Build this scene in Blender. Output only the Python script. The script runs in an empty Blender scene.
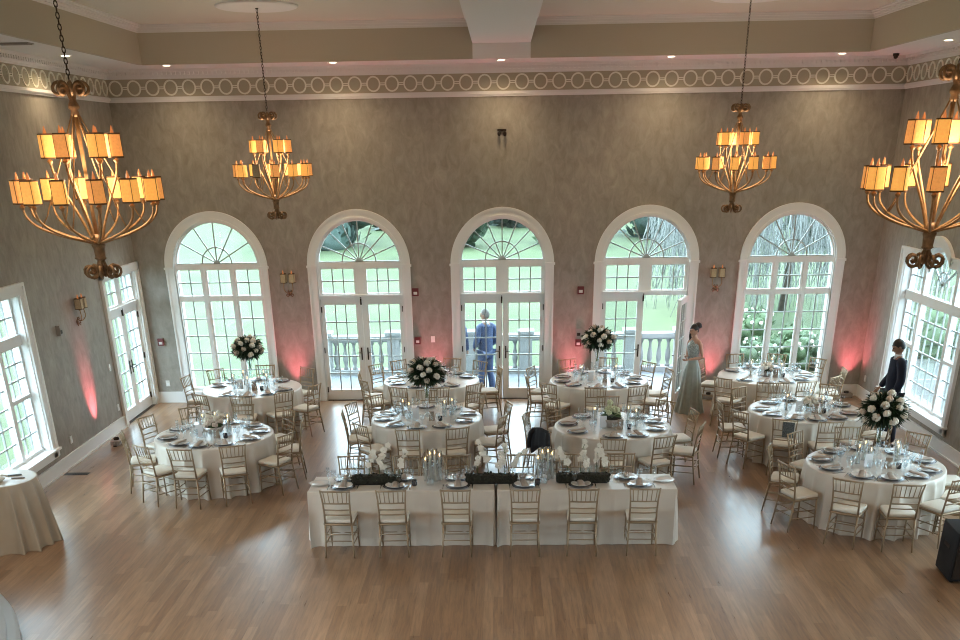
import bpy, bmesh, math, random
from math import sin, cos, pi, radians, sqrt, atan2, degrees
from mathutils import Vector, Matrix
random.seed(7)
scene = bpy.context.scene
col = scene.collection

# ------------------------------------------------------------------ room measures (metres)
D = 21.12                     # back wall
XL, XR = -7.386, 7.457        # side walls
YF = -4.0                     # wall behind the camera
ZC = 6.13                     # soffit
ZT = 6.72                     # tray ceiling
WT = 0.30                     # wall thickness
S = 2.878                     # spacing of the arched openings
WX = [(i - 2) * S + 0.002 for i in range(5)]
SPR = 2.685                   # spring line of the arches

# ------------------------------------------------------------------ materials
def new_mat(name):
    m = bpy.data.materials.new(name); m.use_nodes = True
    return m, m.node_tree, m.node_tree.nodes['Principled BSDF']

def mat(name, c, rough=.5, metal=0., noise=0., nscale=20., emis=None, estr=0., coat=0., sheen=0., bump=0., bscale=60., trans=0.):
    m, t, b = new_mat(name)
    b.inputs['Base Color'].default_value = (*c, 1)
    b.inputs['Roughness'].default_value = rough
    b.inputs['Metallic'].default_value = metal
    if coat: b.inputs['Coat Weight'].default_value = coat
    if sheen: b.inputs['Sheen Weight'].default_value = sheen
    if trans: b.inputs['Transmission Weight'].default_value = trans
    if emis:
        b.inputs['Emission Color'].default_value = (*emis, 1); b.inputs['Emission Strength'].default_value = estr
    if noise or bump:
        tc = t.nodes.new('ShaderNodeTexCoord')
    if noise:
        n = t.nodes.new('ShaderNodeTexNoise'); n.inputs['Scale'].default_value = nscale; n.inputs['Detail'].default_value = 5
        r = t.nodes.new('ShaderNodeMapRange')
        r.inputs[1].default_value = .3; r.inputs[2].default_value = .7
        r.inputs[3].default_value = 1 - noise; r.inputs[4].default_value = 1 + noise
        mx = t.nodes.new('ShaderNodeMix'); mx.data_type = 'RGBA'; mx.blend_type = 'MULTIPLY'; mx.inputs[0].default_value = 1
        mx.inputs[6].default_value = (*c, 1)
        t.links.new(tc.outputs['Object'], n.inputs['Vector'])
        t.links.new(n.outputs['Fac'], r.inputs[0]); t.links.new(r.outputs[0], mx.inputs[7])
        t.links.new(mx.outputs[2], b.inputs['Base Color'])
    if bump:
        n2 = t.nodes.new('ShaderNodeTexNoise'); n2.inputs['Scale'].default_value = bscale; n2.inputs['Detail'].default_value = 4
        bp = t.nodes.new('ShaderNodeBump'); bp.inputs['Strength'].default_value = bump; bp.inputs['Distance'].default_value = .02
        t.links.new(tc.outputs['Object'], n2.inputs['Vector'])
        t.links.new(n2.outputs['Fac'], bp.inputs['Height']); t.links.new(bp.outputs[0], b.inputs['Normal'])
    return m

def wall_mat():
    m, t, b = new_mat('wall_paper')
    tc = t.nodes.new('ShaderNodeTexCoord')
    mp = t.nodes.new('ShaderNodeMapping'); mp.inputs['Scale'].default_value = (1, 1, .55)
    t.links.new(tc.outputs['Object'], mp.inputs['Vector'])
    n = t.nodes.new('ShaderNodeTexNoise'); n.inputs['Scale'].default_value = 7; n.inputs['Detail'].default_value = 8; n.inputs['Roughness'].default_value = .65
    n.inputs['Distortion'].default_value = .6
    n2 = t.nodes.new('ShaderNodeTexNoise'); n2.inputs['Scale'].default_value = .7; n2.inputs['Detail'].default_value = 3
    t.links.new(mp.outputs[0], n.inputs['Vector']); t.links.new(mp.outputs[0], n2.inputs['Vector'])
    cr = t.nodes.new('ShaderNodeValToRGB')
    e = cr.color_ramp.elements
    e[0].position = .32; e[0].color = (.236, .213, .184, 1)
    e[1].position = .72; e[1].color = (.355, .325, .286, 1)
    t.links.new(n.outputs['Fac'], cr.inputs['Fac'])
    r = t.nodes.new('ShaderNodeMapRange'); r.inputs[1].default_value = .3; r.inputs[2].default_value = .7; r.inputs[3].default_value = .9; r.inputs[4].default_value = 1.1
    t.links.new(n2.outputs['Fac'], r.inputs[0])
    mx = t.nodes.new('ShaderNodeMix'); mx.data_type = 'RGBA'; mx.blend_type = 'MULTIPLY'; mx.inputs[0].default_value = 1
    t.links.new(cr.outputs[0], mx.inputs[6]); t.links.new(r.outputs[0], mx.inputs[7])
    t.links.new(mx.outputs[2], b.inputs['Base Color'])
    b.inputs['Roughness'].default_value = .55
    bp = t.nodes.new('ShaderNodeBump'); bp.inputs['Strength'].default_value = .25; bp.inputs['Distance'].default_value = .02
    t.links.new(n.outputs['Fac'], bp.inputs['Height']); t.links.new(bp.outputs[0], b.inputs['Normal'])
    return m

def floor_mat():
    m, t, b = new_mat('oak_floor')
    tc = t.nodes.new('ShaderNodeTexCoord')
    mp = t.nodes.new('ShaderNodeMapping'); mp.inputs['Rotation'].default_value = (0, 0, radians(90))
    t.links.new(tc.outputs['Object'], mp.inputs['Vector'])
    bk = t.nodes.new('ShaderNodeTexBrick')
    bk.offset = 0; bk.squash = 1
    bk.inputs['Scale'].default_value = 1
    bk.inputs['Brick Width'].default_value = 1.5; bk.inputs['Row Height'].default_value = .115
    bk.inputs['Mortar Size'].default_value = .0012; bk.inputs['Mortar Smooth'].default_value = .3
    bk.inputs['Color1'].default_value = (.225, .125, .066, 1)
    bk.inputs['Color2'].default_value = (.335, .205, .118, 1)
    bk.inputs['Mortar'].default_value = (.17, .105, .062, 1)
    sx = t.nodes.new('ShaderNodeSeparateXYZ'); cx = t.nodes.new('ShaderNodeCombineXYZ')
    t.links.new(mp.outputs[0], sx.inputs[0])
    def mth(op, a, bv):
        q = t.nodes.new('ShaderNodeMath'); q.operation = op; t.links.new(a, q.inputs[0])
        if isinstance(bv, float): q.inputs[1].default_value = bv
        elif bv is not None: t.links.new(bv, q.inputs[1])
        return q.outputs[0]
    row = mth('FLOOR', mth('DIVIDE', sx.outputs[1], .115), None)
    wn = t.nodes.new('ShaderNodeTexWhiteNoise'); wn.noise_dimensions = '1D'; t.links.new(row, wn.inputs['W'])
    t.links.new(mth('ADD', sx.outputs[0], mth('MULTIPLY', wn.outputs['Value'], 1.5)), cx.inputs[0])
    t.links.new(sx.outputs[1], cx.inputs[1])
    t.links.new(cx.outputs[0], bk.inputs['Vector'])
    # long grain
    mg = t.nodes.new('ShaderNodeMapping'); mg.inputs['Scale'].default_value = (8, .6, 1)
    t.links.new(tc.outputs['Object'], mg.inputs['Vector'])
    g = t.nodes.new('ShaderNodeTexNoise'); g.inputs['Scale'].default_value = 3.2; g.inputs['Detail'].default_value = 7; g.inputs['Roughness'].default_value = .65; g.inputs['Distortion'].default_value = .5
    t.links.new(mg.outputs[0], g.inputs['Vector'])
    r = t.nodes.new('ShaderNodeMapRange'); r.inputs[1].default_value = .36; r.inputs[2].default_value = .64; r.inputs[3].default_value = .74; r.inputs[4].default_value = 1.20
    t.links.new(g.outputs['Fac'], r.inputs[0])
    mx = t.nodes.new('ShaderNodeMix'); mx.data_type = 'RGBA'; mx.blend_type = 'MULTIPLY'; mx.inputs[0].default_value = 1
    t.links.new(bk.outputs['Color'], mx.inputs[6]); t.links.new(r.outputs[0], mx.inputs[7])
    t.links.new(mx.outputs[2], b.inputs['Base Color'])
    rr = t.nodes.new('ShaderNodeMapRange'); rr.inputs[1].default_value = .3; rr.inputs[2].default_value = .7; rr.inputs[3].default_value = .27; rr.inputs[4].default_value = .38
    t.links.new(g.outputs['Fac'], rr.inputs[0]); t.links.new(rr.outputs[0], b.inputs['Roughness'])
    b.inputs['Specular IOR Level'].default_value = .75; b.inputs['Coat Weight'].default_value = .28; b.inputs['Coat Roughness'].default_value = .16
    bp = t.nodes.new('ShaderNodeBump'); bp.inputs['Strength'].default_value = .06; bp.inputs['Distance'].default_value = .01
    t.links.new(g.outputs['Fac'], bp.inputs['Height']); t.links.new(bp.outputs[0], b.inputs['Normal'])
    return m

def glass_mat(name, tint, ior=1.45, rough=.02, scale=1.0):
    m = bpy.data.materials.new(name); m.use_nodes = True
    t = m.node_tree; t.nodes.clear()
    o = t.nodes.new('ShaderNodeOutputMaterial'); mix = t.nodes.new('ShaderNodeMixShader')
    tr = t.nodes.new('ShaderNodeBsdfTransparent'); tr.inputs[0].default_value = (*tint, 1)
    gl = t.nodes.new('ShaderNodeBsdfGlossy'); gl.inputs['Roughness'].default_value = rough; gl.inputs[0].default_value = (1, 1, 1, 1)
    fr = t.nodes.new('ShaderNodeFresnel')
    ge = t.nodes.new('ShaderNodeNewGeometry'); mr = t.nodes.new('ShaderNodeMapRange')
    mr.inputs[3].default_value = ior; mr.inputs[4].default_value = 1 / ior
    t.links.new(ge.outputs['Backfacing'], mr.inputs[0]); t.links.new(mr.outputs[0], fr.inputs[0])
    ml = t.nodes.new('ShaderNodeMath'); ml.operation = 'MULTIPLY'; ml.inputs[1].default_value = scale; ml.use_clamp = True
    t.links.new(fr.outputs[0], ml.inputs[0])
    t.links.new(ml.outputs[0], mix.inputs[0]); t.links.new(tr.outputs[0], mix.inputs[1]); t.links.new(gl.outputs[0], mix.inputs[2])
    t.links.new(mix.outputs[0], o.inputs[0])
    return m

M = {}
M['wall'] = wall_mat()
M['floor'] = floor_mat()
M['trim'] = mat('white_trim', (.80, .805, .80), .4)
M['muntin'] = mat('backlit_muntin', (.40, .43, .42), .45)  # white bars greyed, backlit shade put into the colour
M['soffit'] = mat('soffit_paint', (.74, .73, .74), .7)
M['tray'] = mat('tray_paint', (.60, .575, .51), .75)
M['fascia'] = mat('fascia_paint', (.47, .435, .355), .75)
M['band'] = mat('frieze_band_paint', (.40, .365, .285), .7)
M['ring'] = mat('frieze_ring_paint', (.78, .76, .68), .6)
M['pane'] = glass_mat('window_glass', (.915, .955, .94), 1.45, .01)
M['clear'] = glass_mat('table_glass', (.95, .97, .98), 1.5, .03, 1.6)
M['iron'] = mat('dark_bronze', (.035, .026, .02), .4, .7)
M['black'] = mat('black_cover', (.0025, .003, .005), .75, bump=.1, bscale=90)
M['cloth'] = mat('ivory_satin', (.63, .575, .50), .30, sheen=.2, noise=.05, nscale=3)
M['cloth_warm'] = mat('champagne_satin', (.38, .30, .21), .36, sheen=.2, noise=.06, nscale=3)
M['gold'] = mat('champagne_gold_paint', (.33, .245, .155), .38, .4)
M['cushion'] = mat('ivory_cushion', (.70, .66, .58), .7, bump=.1, bscale=40)
M['china'] = mat('white_china', (.78, .78, .77), .2, coat=.4)
M['charger'] = mat('silver_charger', (.36, .35, .36), .25, .75)
M['napkin'] = mat('taupe_napkin', (.42, .345, .285), .8, noise=.1, nscale=30)
M['steel'] = mat('cutlery_steel', (.5, .5, .5), .2, 1)
M['wax'] = mat('ivory_wax', (.78, .74, .64), .45)
M['flame'] = mat('candle_flame', (1, .7, .3), .5, emis=(1, .62, .25), estr=5)
M['leaf'] = mat('dark_leaf', (.018, .042, .016), .5, noise=.45, nscale=14)
M['fern'] = mat('pale_fern', (.085, .14, .06), .6, noise=.4, nscale=14)
M['moss'] = mat('dark_moss', (.022, .021, .012), .9, noise=.6, nscale=45, bump=.8, bscale=70)
M['rose'] = mat('white_rose', (.72, .68, .59), .6, noise=.08, nscale=40)
M['blush'] = mat('blush_rose', (.62, .52, .43), .6, noise=.1, nscale=40)
M['hydrangea'] = mat('green_hydrangea', (.55, .57, .36), .7, noise=.15, nscale=40)
M['orchid'] = mat('white_orchid', (.80, .77, .68), .5)
M['stem'] = mat('flower_stem', (.10, .15, .05), .6)
M['silver'] = mat('hammered_silver', (.55, .52, .5), .28, .8, bump=.5, bscale=40)
M['stone'] = mat('grey_stone_bowl', (.42, .38, .34), .7, noise=.15, nscale=30)
M['card'] = mat('white_card', (.80, .82, .84), .6)
M['kraft'] = mat('tan_card', (.36, .28, .21), .7)
M['smoke'] = mat('smoked_votive', (.03, .028, .035), .15, coat=.5)
M['gilt'] = mat('antique_gilt', (.32, .20, .095), .5, .4, noise=.25, nscale=25)
M['giltdark'] = mat('dark_gilt', (.20, .125, .066), .5, .4, noise=.35, nscale=25)
M['shade'] = mat('lit_fabric_shade', (.75, .45, .15), .8, noise=.12, nscale=60, emis=(1, .43, .085), estr=.30)
M['shade2'] = mat('lit_fabric_shade_amber', (.75, .42, .16), .8, noise=.12, nscale=60, emis=(1, .37, .09), estr=.22)
M['shadeoff'] = mat('unlit_fabric_shade', (.46, .36, .23), .8, noise=.12, nscale=60)
M['trimbrown'] = mat('shade_trim', (.10, .05, .02), .7)
M['bulb'] = mat('amber_bulb', (.55, .25, .10), .15, emis=(1, .32, .1), estr=.18)
M['led'] = mat('downlight_lens', (1, .95, .85), .5, emis=(1, .86, .62), estr=10)
M['pinkled'] = mat('uplight_lens', (1, .3, .4), .5, emis=(1, .12, .25), estr=1.0)
M['white_plastic'] = mat('white_plastic', (.72, .72, .70), .4)
M['red'] = mat('alarm_red', (.13, .022, .025), .5)
M['grey_plastic'] = mat('grey_plastic', (.30, .27, .25), .5)
M['slate'] = mat('slate_sign', (.11, .125, .125), .7, noise=.6, nscale=70)
M['lawn'] = mat('lawn_grass', (.049, .072, .026), .9, noise=.28, nscale=.45)
M['grass_fleck'] = mat('grass_blade', (.10, .21, .07), .8)
M['paver'] = mat('terrace_stone', (.13, .145, .155), .7, noise=.08, nscale=2)
M['limestone'] = mat('balustrade_stone', (.28, .285, .28), .7, noise=.06, nscale=5)
M['tree'] = mat('tree_leaf', (.024, .047, .028), .7, noise=.5, nscale=1.2)
M['tree2'] = mat('tree_leaf_blue', (.035, .062, .052), .7, noise=.45, nscale=1.0)
M['tree3'] = mat('shrub_leaf_light', (.047, .078, .032), .7, noise=.45, nscale=2.5)
M['willow'] = mat('weeping_twigs', (.17, .178, .17), .8, noise=.25, nscale=3)
M['bark'] = mat('bark', (.08, .06, .045), .9, noise=.3, nscale=8)
M['path'] = mat('garden_path', (.062, .062, .058), .8, noise=.1, nscale=3)
M['skin'] = mat('skin', (.47, .27, .19), .5)
M['skin_tan'] = mat('skin_tan', (.28, .15, .095), .5)
M['hair'] = mat('dark_hair', (.012, .008, .007), .5)
M['hairgrey'] = mat('grey_hair', (.10, .09, .08), .6)
M['gown'] = mat('sage_gown', (.27, .30, .27), .55, sheen=.3, noise=.08, nscale=12)
M['bodice'] = mat('patterned_bodice', (.30, .34, .33), .5, noise=.55, nscale=55)
M['navy'] = mat('navy_suit', (.006, .010, .026), .85)
M['navyt'] = mat('navy_trousers', (.008, .012, .03), .6)
M['bluesuit'] = mat('blue_suit', (.022, .045, .115), .6)
M['shirt'] = mat('white_shirt', (.75, .76, .78), .7)
M['shoe'] = mat('black_shoe', (.01, .01, .01), .3)
M['eye'] = mat('eye_dark', (.02, .012, .01), .2)
M['tread'] = mat('pale_step', (.55, .58, .60), .3)

# ------------------------------------------------------------------ mesh helper
class MB:
    def __init__(s): s.v = []; s.f = []; s.sm = []
    def add(s, vs, fs, smooth=False):
        o = len(s.v); s.v += [tuple(v) for v in vs]
        for f in fs: s.f.append(tuple(i + o for i in f)); s.sm.append(smooth)
    def box(s, x0, x1, y0, y1, z0, z1):
        s.add([(x0, y0, z0), (x1, y0, z0), (x1, y1, z0), (x0, y1, z0), (x0, y0, z1), (x1, y0, z1), (x1, y1, z1), (x0, y1, z1)],
              [(0, 3, 2, 1), (4, 5, 6, 7), (0, 1, 5, 4), (1, 2, 6, 5), (2, 3, 7, 6), (3, 0, 4, 7)])
    def hexa(s, p):     # eight points, bottom loop then top loop
        s.add(p, [(0, 3, 2, 1), (4, 5, 6, 7), (0, 1, 5, 4), (1, 2, 6, 5), (2, 3, 7, 6), (3, 0, 4, 7)])
    def rbox(s, x0, x1, y0, y1, z0, z1, r=.02, seg=3):   # rounded in plan and softened at top and bottom
        cx, cy = (x0 + x1) / 2, (y0 + y1) / 2; hx, hy = (x1 - x0) / 2, (y1 - y0) / 2
        rings = []
        def loop(ins, z):
            rr = max(r - ins, .001); L = []
            for (sx, sy, a0) in ((1, 1, 0), (-1, 1, 90), (-1, -1, 180), (1, -1, 270)):
                for k in range(seg + 1):
                    a = radians(a0 + 90 * k / seg)
                    L.append((cx + sx * (hx - r) + rr * cos(a), cy + sy * (hy - r) + rr * sin(a), z))
            return L
        b = min(r * .5, (z1 - z0) * .35)
        prof = [(b, z0), (b * .3, z0 + b * .3), (0, z0 + b), (0, z1 - b), (b * .3, z1 - b * .3), (b, z1)]
        n = 4 * (seg + 1); vs = []
        for ins, z in prof: vs += loop(ins, z)
        fs = [tuple(range(n - 1, -1, -1)), tuple(range((len(prof) - 1) * n, len(prof) * n))]
        for k in range(len(prof) - 1):
            for i in range(n):
                j = (i + 1) % n; fs.append((k * n + i, k * n + j, (k + 1) * n + j, (k + 1) * n + i))
        s.add(vs, fs, True)
    def lathe(s, prof, seg=12, c=(0, 0, 0), smooth=True, cap=True):
        vs = []; fs = []; n = len(prof)
        for (r, z) in prof:
            for k in range(seg):
                a = 2 * pi * k / seg; vs.append((c[0] + r * cos(a), c[1] + r * sin(a), c[2] + z))
        for i in range(n - 1):
            for k in range(seg):
                j = (k + 1) % seg; fs.append((i * seg + k, i * seg + j, (i + 1) * seg + j, (i + 1) * seg + k))
        if cap:
            fs.append(tuple(range(seg - 1, -1, -1))); fs.append(tuple(range((n - 1) * seg, n * seg)))
        s.add(vs, fs, smooth)
    def tube(s, pts, r, seg=6, smooth=True, cap=True, flat=1.0):
        pts = [Vector(p) for p in pts]; n = len(pts)
        rs = r if isinstance(r, (list, tuple)) else [r] * n
        vs = []; fs = []; up = None
        for i, p in enumerate(pts):
            d = (pts[min(i + 1, n - 1)] - pts[max(i - 1, 0)])
            if d.length < 1e-9: d = Vector((0, 0, 1))
            d.normalize()
            if up is None:
                up = Vector((0, 0, 1)) if abs(d.z) < .9 else Vector((1, 0, 0))
            side = d.cross(up)
            if side.length < 1e-6: side = d.cross(Vector((0, 1, 0)))
            side.normalize(); up = side.cross(d).normalized()
            for k in range(seg):
                a = 2 * pi * k / seg
                vs.append(p + side * (rs[i] * cos(a)) + up * (rs[i] * flat * sin(a)))
        for i in range(n - 1):
            for k in range(seg):
                j = (k + 1) % seg; fs.append((i * seg + k, i * seg + j, (i + 1) * seg + j, (i + 1) * seg + k))
        if cap:
            fs.append(tuple(range(seg - 1, -1, -1))); fs.append(tuple(range((n - 1) * seg, n * seg)))
        s.add(vs, fs, smooth)
    def ball(s, c, r, seg=8, rings=6, sc=(1, 1, 1), fn=None):
        vs = [(0, 0, -1)]
        for i in range(1, rings):
            t = -pi / 2 + pi * i / rings
            for k in range(seg):
                a = 2 * pi * k / seg; vs.append((cos(t) * cos(a), cos(t) * sin(a), sin(t)))
        vs.append((0, 0, 1)); fs = []
        for k in range(seg): fs.append((0, 1 + (k + 1) % seg, 1 + k))
        for i in range(rings - 2):
            for k in range(seg):
                j = (k + 1) % seg; fs.append((1 + i * seg + k, 1 + i * seg + j, 1 + (i + 1) * seg + j, 1 + (i + 1) * seg + k))
        L = len(vs) - 1
        for k in range(seg): fs.append((L, 1 + (rings - 2) * seg + k, 1 + (rings - 2) * seg + (k + 1) % seg))
        out = []
        for v in vs:
            q = (v[0] * r * sc[0], v[1] * r * sc[1], v[2] * r * sc[2])
            if fn: q = fn(q, v)
            out.append((c[0] + q[0], c[1] + q[1], c[2] + q[2]))
        s.add(out, fs, True)
    def prism(s, poly, f0, f1, smooth=False):   # polygon (list of 2-D) mapped by f0 and f1 into two faces, joined
        n = len(poly); vs = [f0(*p) for p in poly] + [f1(*p) for p in poly]
        fs = [tuple(range(n - 1, -1, -1)), tuple(range(n, 2 * n))]
        for i in range(n):
            j = (i + 1) % n; fs.append((i, j, n + j, n + i))
        s.add(vs, fs, smooth)
    def build(s, name, m, parent=None, fix=True):
        me = bpy.data.meshes.new(name); me.from_pydata(s.v, [], s.f)
        me.polygons.foreach_set('use_smooth', s.sm)
        if fix:
            bm = bmesh.new(); bm.from_mesh(me); bmesh.ops.recalc_face_normals(bm, faces=bm.faces[:]); bm.to_mesh(me); bm.free()
        me.materials.append(M[m] if isinstance(m, str) else m)
        o = bpy.data.objects.new(name, me); col.objects.link(o)
        if parent: o.parent = parent
        return o

def tag(o, label=None, cat=None, group=None, kind=None):
    if label: o['label'] = label
    if cat: o['category'] = cat
    if group: o['group'] = group
    if kind: o['kind'] = kind
    return o
def empty(name, loc, rz=0, label=None, cat=None, group=None):
    o = bpy.data.objects.new(name, None); col.objects.link(o)
    o.empty_display_size = .1
    o.location = loc; o.rotation_euler = (0, 0, rz)
    return tag(o, label, cat, group)
KIDS = {}
def kids(o):
    return [c for c in o.children]
def copy_tree(o, parent=None):
    c = o.copy(); col.objects.link(c)
    if parent: c.parent = parent
    for ch in kids(o): copy_tree(ch, c)
    return c
def struct(o): o['kind'] = 'structure'; return o

# wall-local mapping: (s, z, d) with d outward from the inner wall face
BACK = lambda s, z, d: (s, D + d, z)
LEFT = lambda s, z, d: (XL - d, s, z)
RIGHT = lambda s, z, d: (XR + d, s, z)

def sbar(mb, fm, s0, s1, z0, z1, d0, d1):
    mb.hexa([fm(s0, z0, d0), fm(s1, z0, d0), fm(s1, z0, d1), fm(s0, z0, d1), fm(s0, z1, d0), fm(s1, z1, d0), fm(s1, z1, d1), fm(s0, z1, d1)])
def dbar(mb, fm, p, q, w, d0, d1):
    (s0, z0), (s1, z1) = p, q; L = math.hypot(s1 - s0, z1 - z0); nx, nz = -(z1 - z0) / L * w / 2, (s1 - s0) / L * w / 2
    a = [(s0 + nx, z0 + nz), (s1 + nx, z1 + nz), (s1 - nx, z1 - nz), (s0 - nx, z0 - nz)]
    mb.hexa([fm(*k, d0) for k in a] + [fm(*k, d1) for k in a])
def arc_band(mb, fm, c, z, r0, r1, d0, d1, a0=0, a1=180, n=32):
    for i in range(n):
        t0, t1 = radians(a0 + (a1 - a0) * i / n), radians(a0 + (a1 - a0) * (i + 1) / n)
        P = [(c + r * cos(t), z + r * sin(t)) for r, t in ((r0, t0), (r1, t0), (r1, t1), (r0, t1))]
        mb.hexa([fm(*k, d0) for k in P] + [fm(*k, d1) for k in P])

def wall(name, fm, s0, s1, top, openings, m='wall'):
    """openings: (left, right, bottom, [(s, z) of the head from left to right])"""
    mb = MB(); cur = s0
    def quad(pts):
        for d in (0, WT):
            mb.add([fm(p[0], p[1], d) for p in pts], [tuple(range(len(pts)))])
    def rev(p, q):
        mb.add([fm(*p, 0), fm(*q, 0), fm(*q, WT), fm(*p, WT)], [(0, 1, 2, 3)])
    for (a, b, zb, head) in sorted(openings):
        quad([(cur, 0), (a, 0), (a, top), (cur, top)])
        if zb > 0: quad([(a, 0), (b, 0), (b, zb), (a, zb)]); rev((a, zb), (b, zb))
        H = [(a, head[0][1])] + head + [(b, head[-1][1])] if head[0][0] > a else head
        for p, q in zip(H, H[1:]):
            if q[0] - p[0] > 1e-6: quad([p, q, (q[0], top), (p[0], top)])
            rev(p, q)
        rev((a, zb), (a, head[0][1])); rev((b, zb), (b, head[-1][1]))
        cur = b
    quad([(cur, 0), (s1, 0), (s1, top), (cur, top)])
    rev((s0, 0), (s0, top)); rev((s1, 0), (s1, top)); rev((s0, top), (s1, top)); rev((s0, 0), (s1, 0))
    return struct(mb.build(name, m, fix=False))

def arch_head(c, r, z, n=28):
    return [(c - r * cos(pi * i / n), z + r * sin(pi * i / n)) for i in range(n + 1)]
OH = .865                                    # half-width of a door opening
PW, PT, PZ, PR, PB = 1.45, 2.86, 2.40, .74, .45       # Palladian window: half-width, side head, arch centre, arch radius, sill
def pal_head(c):
    e = sqrt(PR * PR - (PT - PZ) ** 2)
    a0 = math.acos(e / PR)
    pts = [(c - PW, PT)]
    n = 18
    for i in range(n + 1):
        a = pi - a0 - (pi - 2 * a0) * i / n
        pts.append((c + PR * cos(a), PZ + PR * sin(a)))
    return pts + [(c + PW, PT)]
LWIN = [14.27, 9.0, 3.8]; RWIN = [18.22, 12.9, 7.6, 2.4]
LDOOR = 20.07
wall('wall_back', BACK, XL - WT, XR + WT, ZC,
     [(x - OH, x + OH, 0.0 if 0 < i < 4 else .22, arch_head(x, OH, SPR)) for i, x in enumerate(WX)])
wall('wall_left', LEFT, YF, D, ZC, [(c - PW, c + PW, PB, pal_head(c)) for c in LWIN] + [(LDOOR - OH, LDOOR + OH, 0., [(LDOOR - OH, 2.68), (LDOOR + OH, 2.68)])])
wall('wall_right', RIGHT, YF, D, ZC, [(c - PW, c + PW, PB, pal_head(c)) for c in RWIN])
mb = MB(); mb.box(XL - WT, XR + WT, YF - .2, YF, 0, ZC); struct(mb.build('wall_front', 'wall'))
mb = MB(); mb.box(XL - WT, XR + WT, YF - .2, D + .02, -.2, 0); struct(mb.build('floor', 'floor'))

# ------------------------------------------------------------------ ceiling: soffit ring, two trays, beam between
TY0, TY1 = 1.0, 20.02
TX = [(-6.32, -.50), (.51, 6.37)]
mb = MB()
def slab(x0, x1, y0, y1, z=ZC): mb.box(x0, x1, y0, y1, z, z + .12)
slab(XL - WT, TX[0][0], YF - .2, D + WT); slab(TX[1][1], XR + WT, YF - .2, D + WT)
slab(TX[0][0], TX[1][1], TY1, D + WT); slab(TX[0][0], TX[1][1], YF - .2, TY0)
struct(mb.build('ceiling', 'soffit'))
mb = MB(); mb.box(TX[0][1], TX[1][0], TY0, TY1, 6.36, 6.80); struct(mb.build('ceiling_beam', 'soffit'))
mb = MB(); mb.box(TX[0][1], TX[1][0], TY1 - .012, TY1 + .05, 6.128, 6.37); struct(mb.build('trim_1', 'soffit'))
mb = MB(); mf = MB(); mc = MB()
for (x0, x1) in TX:
    mb.box(x0 - .1, x1 + .1, TY0 - .1, TY1 + .1, ZT, ZT + .1)
    t = .06
    zl, zr = (ZC - .001, 6.40) if x0 < -1 else (6.40, ZC - .001)
    e = .006
    mf.box(x0 - t, x0 + (e if zl < 6.3 else 0), TY0, TY1, zl, ZT); mf.box(x1 - (e if zr < 6.3 else 0), x1 + t, TY0, TY1, zr, ZT)
    mf.box(x0, x1, TY0 - t, TY0 + e, ZC - .001, ZT); mf.box(x0, x1, TY1 - e, TY1 + t, ZC - .001, ZT)
    # stepped crown under the tray ceiling
    for k, (h, p) in enumerate(((.115, .02), (.085, .05), (.045, .09), (.02, .12))):
        z0 = ZT - h; z1 = ZT - (.085, .045, .02, 0)[k]
        mc.box(x0, x0 + p, TY0, TY1, z0, z1); mc.box(x1 - p, x1, TY0, TY1, z0, z1)
        mc.box(x0 + p, x1 - p, TY0, TY0 + p, z0, z1); mc.box(x0 + p, x1 - p, TY1 - p, TY1, z0, z1)
struct(mb.build('ceiling_tray', 'tray')); struct(mf.build('trim_2', 'fascia')); struct(mc.build('trim_3', 'soffit'))

# frieze: ledge, band, rings, upper fillet, dentils
def frieze(n, fm, s0, s1):
    b = MB(); sbar(b, fm, s0, s1, 5.68, 5.985, -.012, 0); struct(b.build('trim_%d' % n, 'band'))
    b = MB()
    sbar(b, fm, s0, s1, 5.60, 5.635, -.03, 0); sbar(b, fm, s0, s1, 5.635, 5.665, -.06, 0); sbar(b, fm, s0, s1, 5.665, 5.685, -.035, 0)
    sbar(b, fm, s0, s1, 5.975, 6.00, -.04, 0); sbar(b, fm, s0, s1, 6.00, 6.03, -.06, 0)
    sbar(b, fm, s0, s1, 6.085, ZC, -.13, 0); sbar(b, fm, s0, s1, 6.03, 6.085, -.075, 0)
    k = s0 + .04
    while k < s1 - .06:
        sbar(b, fm, k, k + .045, 6.035, 6.082, -.115, -.07); k += .085
    struct(b.build('trim_%d' % (n + 1), 'soffit'))
    b = MB(); N = round((s1 - s0) / .3425); pit = (s1 - s0) / N; zc = 5.832; r = .118
    for i in range(N):
        c = s0 + (i + .5) * pit
        for q in range(20):
            t0, t1 = 2 * pi * q / 20, 2 * pi * (q + 1) / 20
            P = [(c + rr * cos(t), zc + rr * sin(t)) for rr, t in ((r - .013, t0), (r + .013, t0), (r + .013, t1), (r - .013, t1))]
            b.hexa([fm(*k, -.03) for k in P] + [fm(*k, -.011) for k in P])
        sbar(b, fm, c + r + .01, c + pit - r - .01, zc - .022, zc - .008, -.028, -.011)
        sbar(b, fm, c + r + .01, c + pit - r - .01, zc + .008, zc + .022, -.028, -.011)
    struct(b.build('trim_%d' % (n + 2), 'ring'))
frieze(4, BACK, XL, XR); frieze(7, LEFT, YF, D); frieze(10, RIGHT, YF, D)

# baseboards
def base_runs(name, fm, runs):
    b = MB()
    for s0, s1 in runs:
        sbar(b, fm, s0, s1, 0, .19, -.02, 0); sbar(b, fm, s0, s1, .19, .225, -.032, 0); sbar(b, fm, s0, s1, 0, .025, -.04, 0)
    struct(b.build(name, 'trim'))
CW = 1.034
xs = [XL] + sum([[x - CW, x + CW] for x in WX[1:4]], []) + [XR]
base_runs('baseboard_back', BACK, [(xs[i], xs[i + 1]) for i in range(0, 8, 2)])
base_runs('baseboard_left', LEFT, [(YF, LDOOR - CW)])
base_runs('baseboard_right', RIGHT, [(YF, D)])

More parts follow.
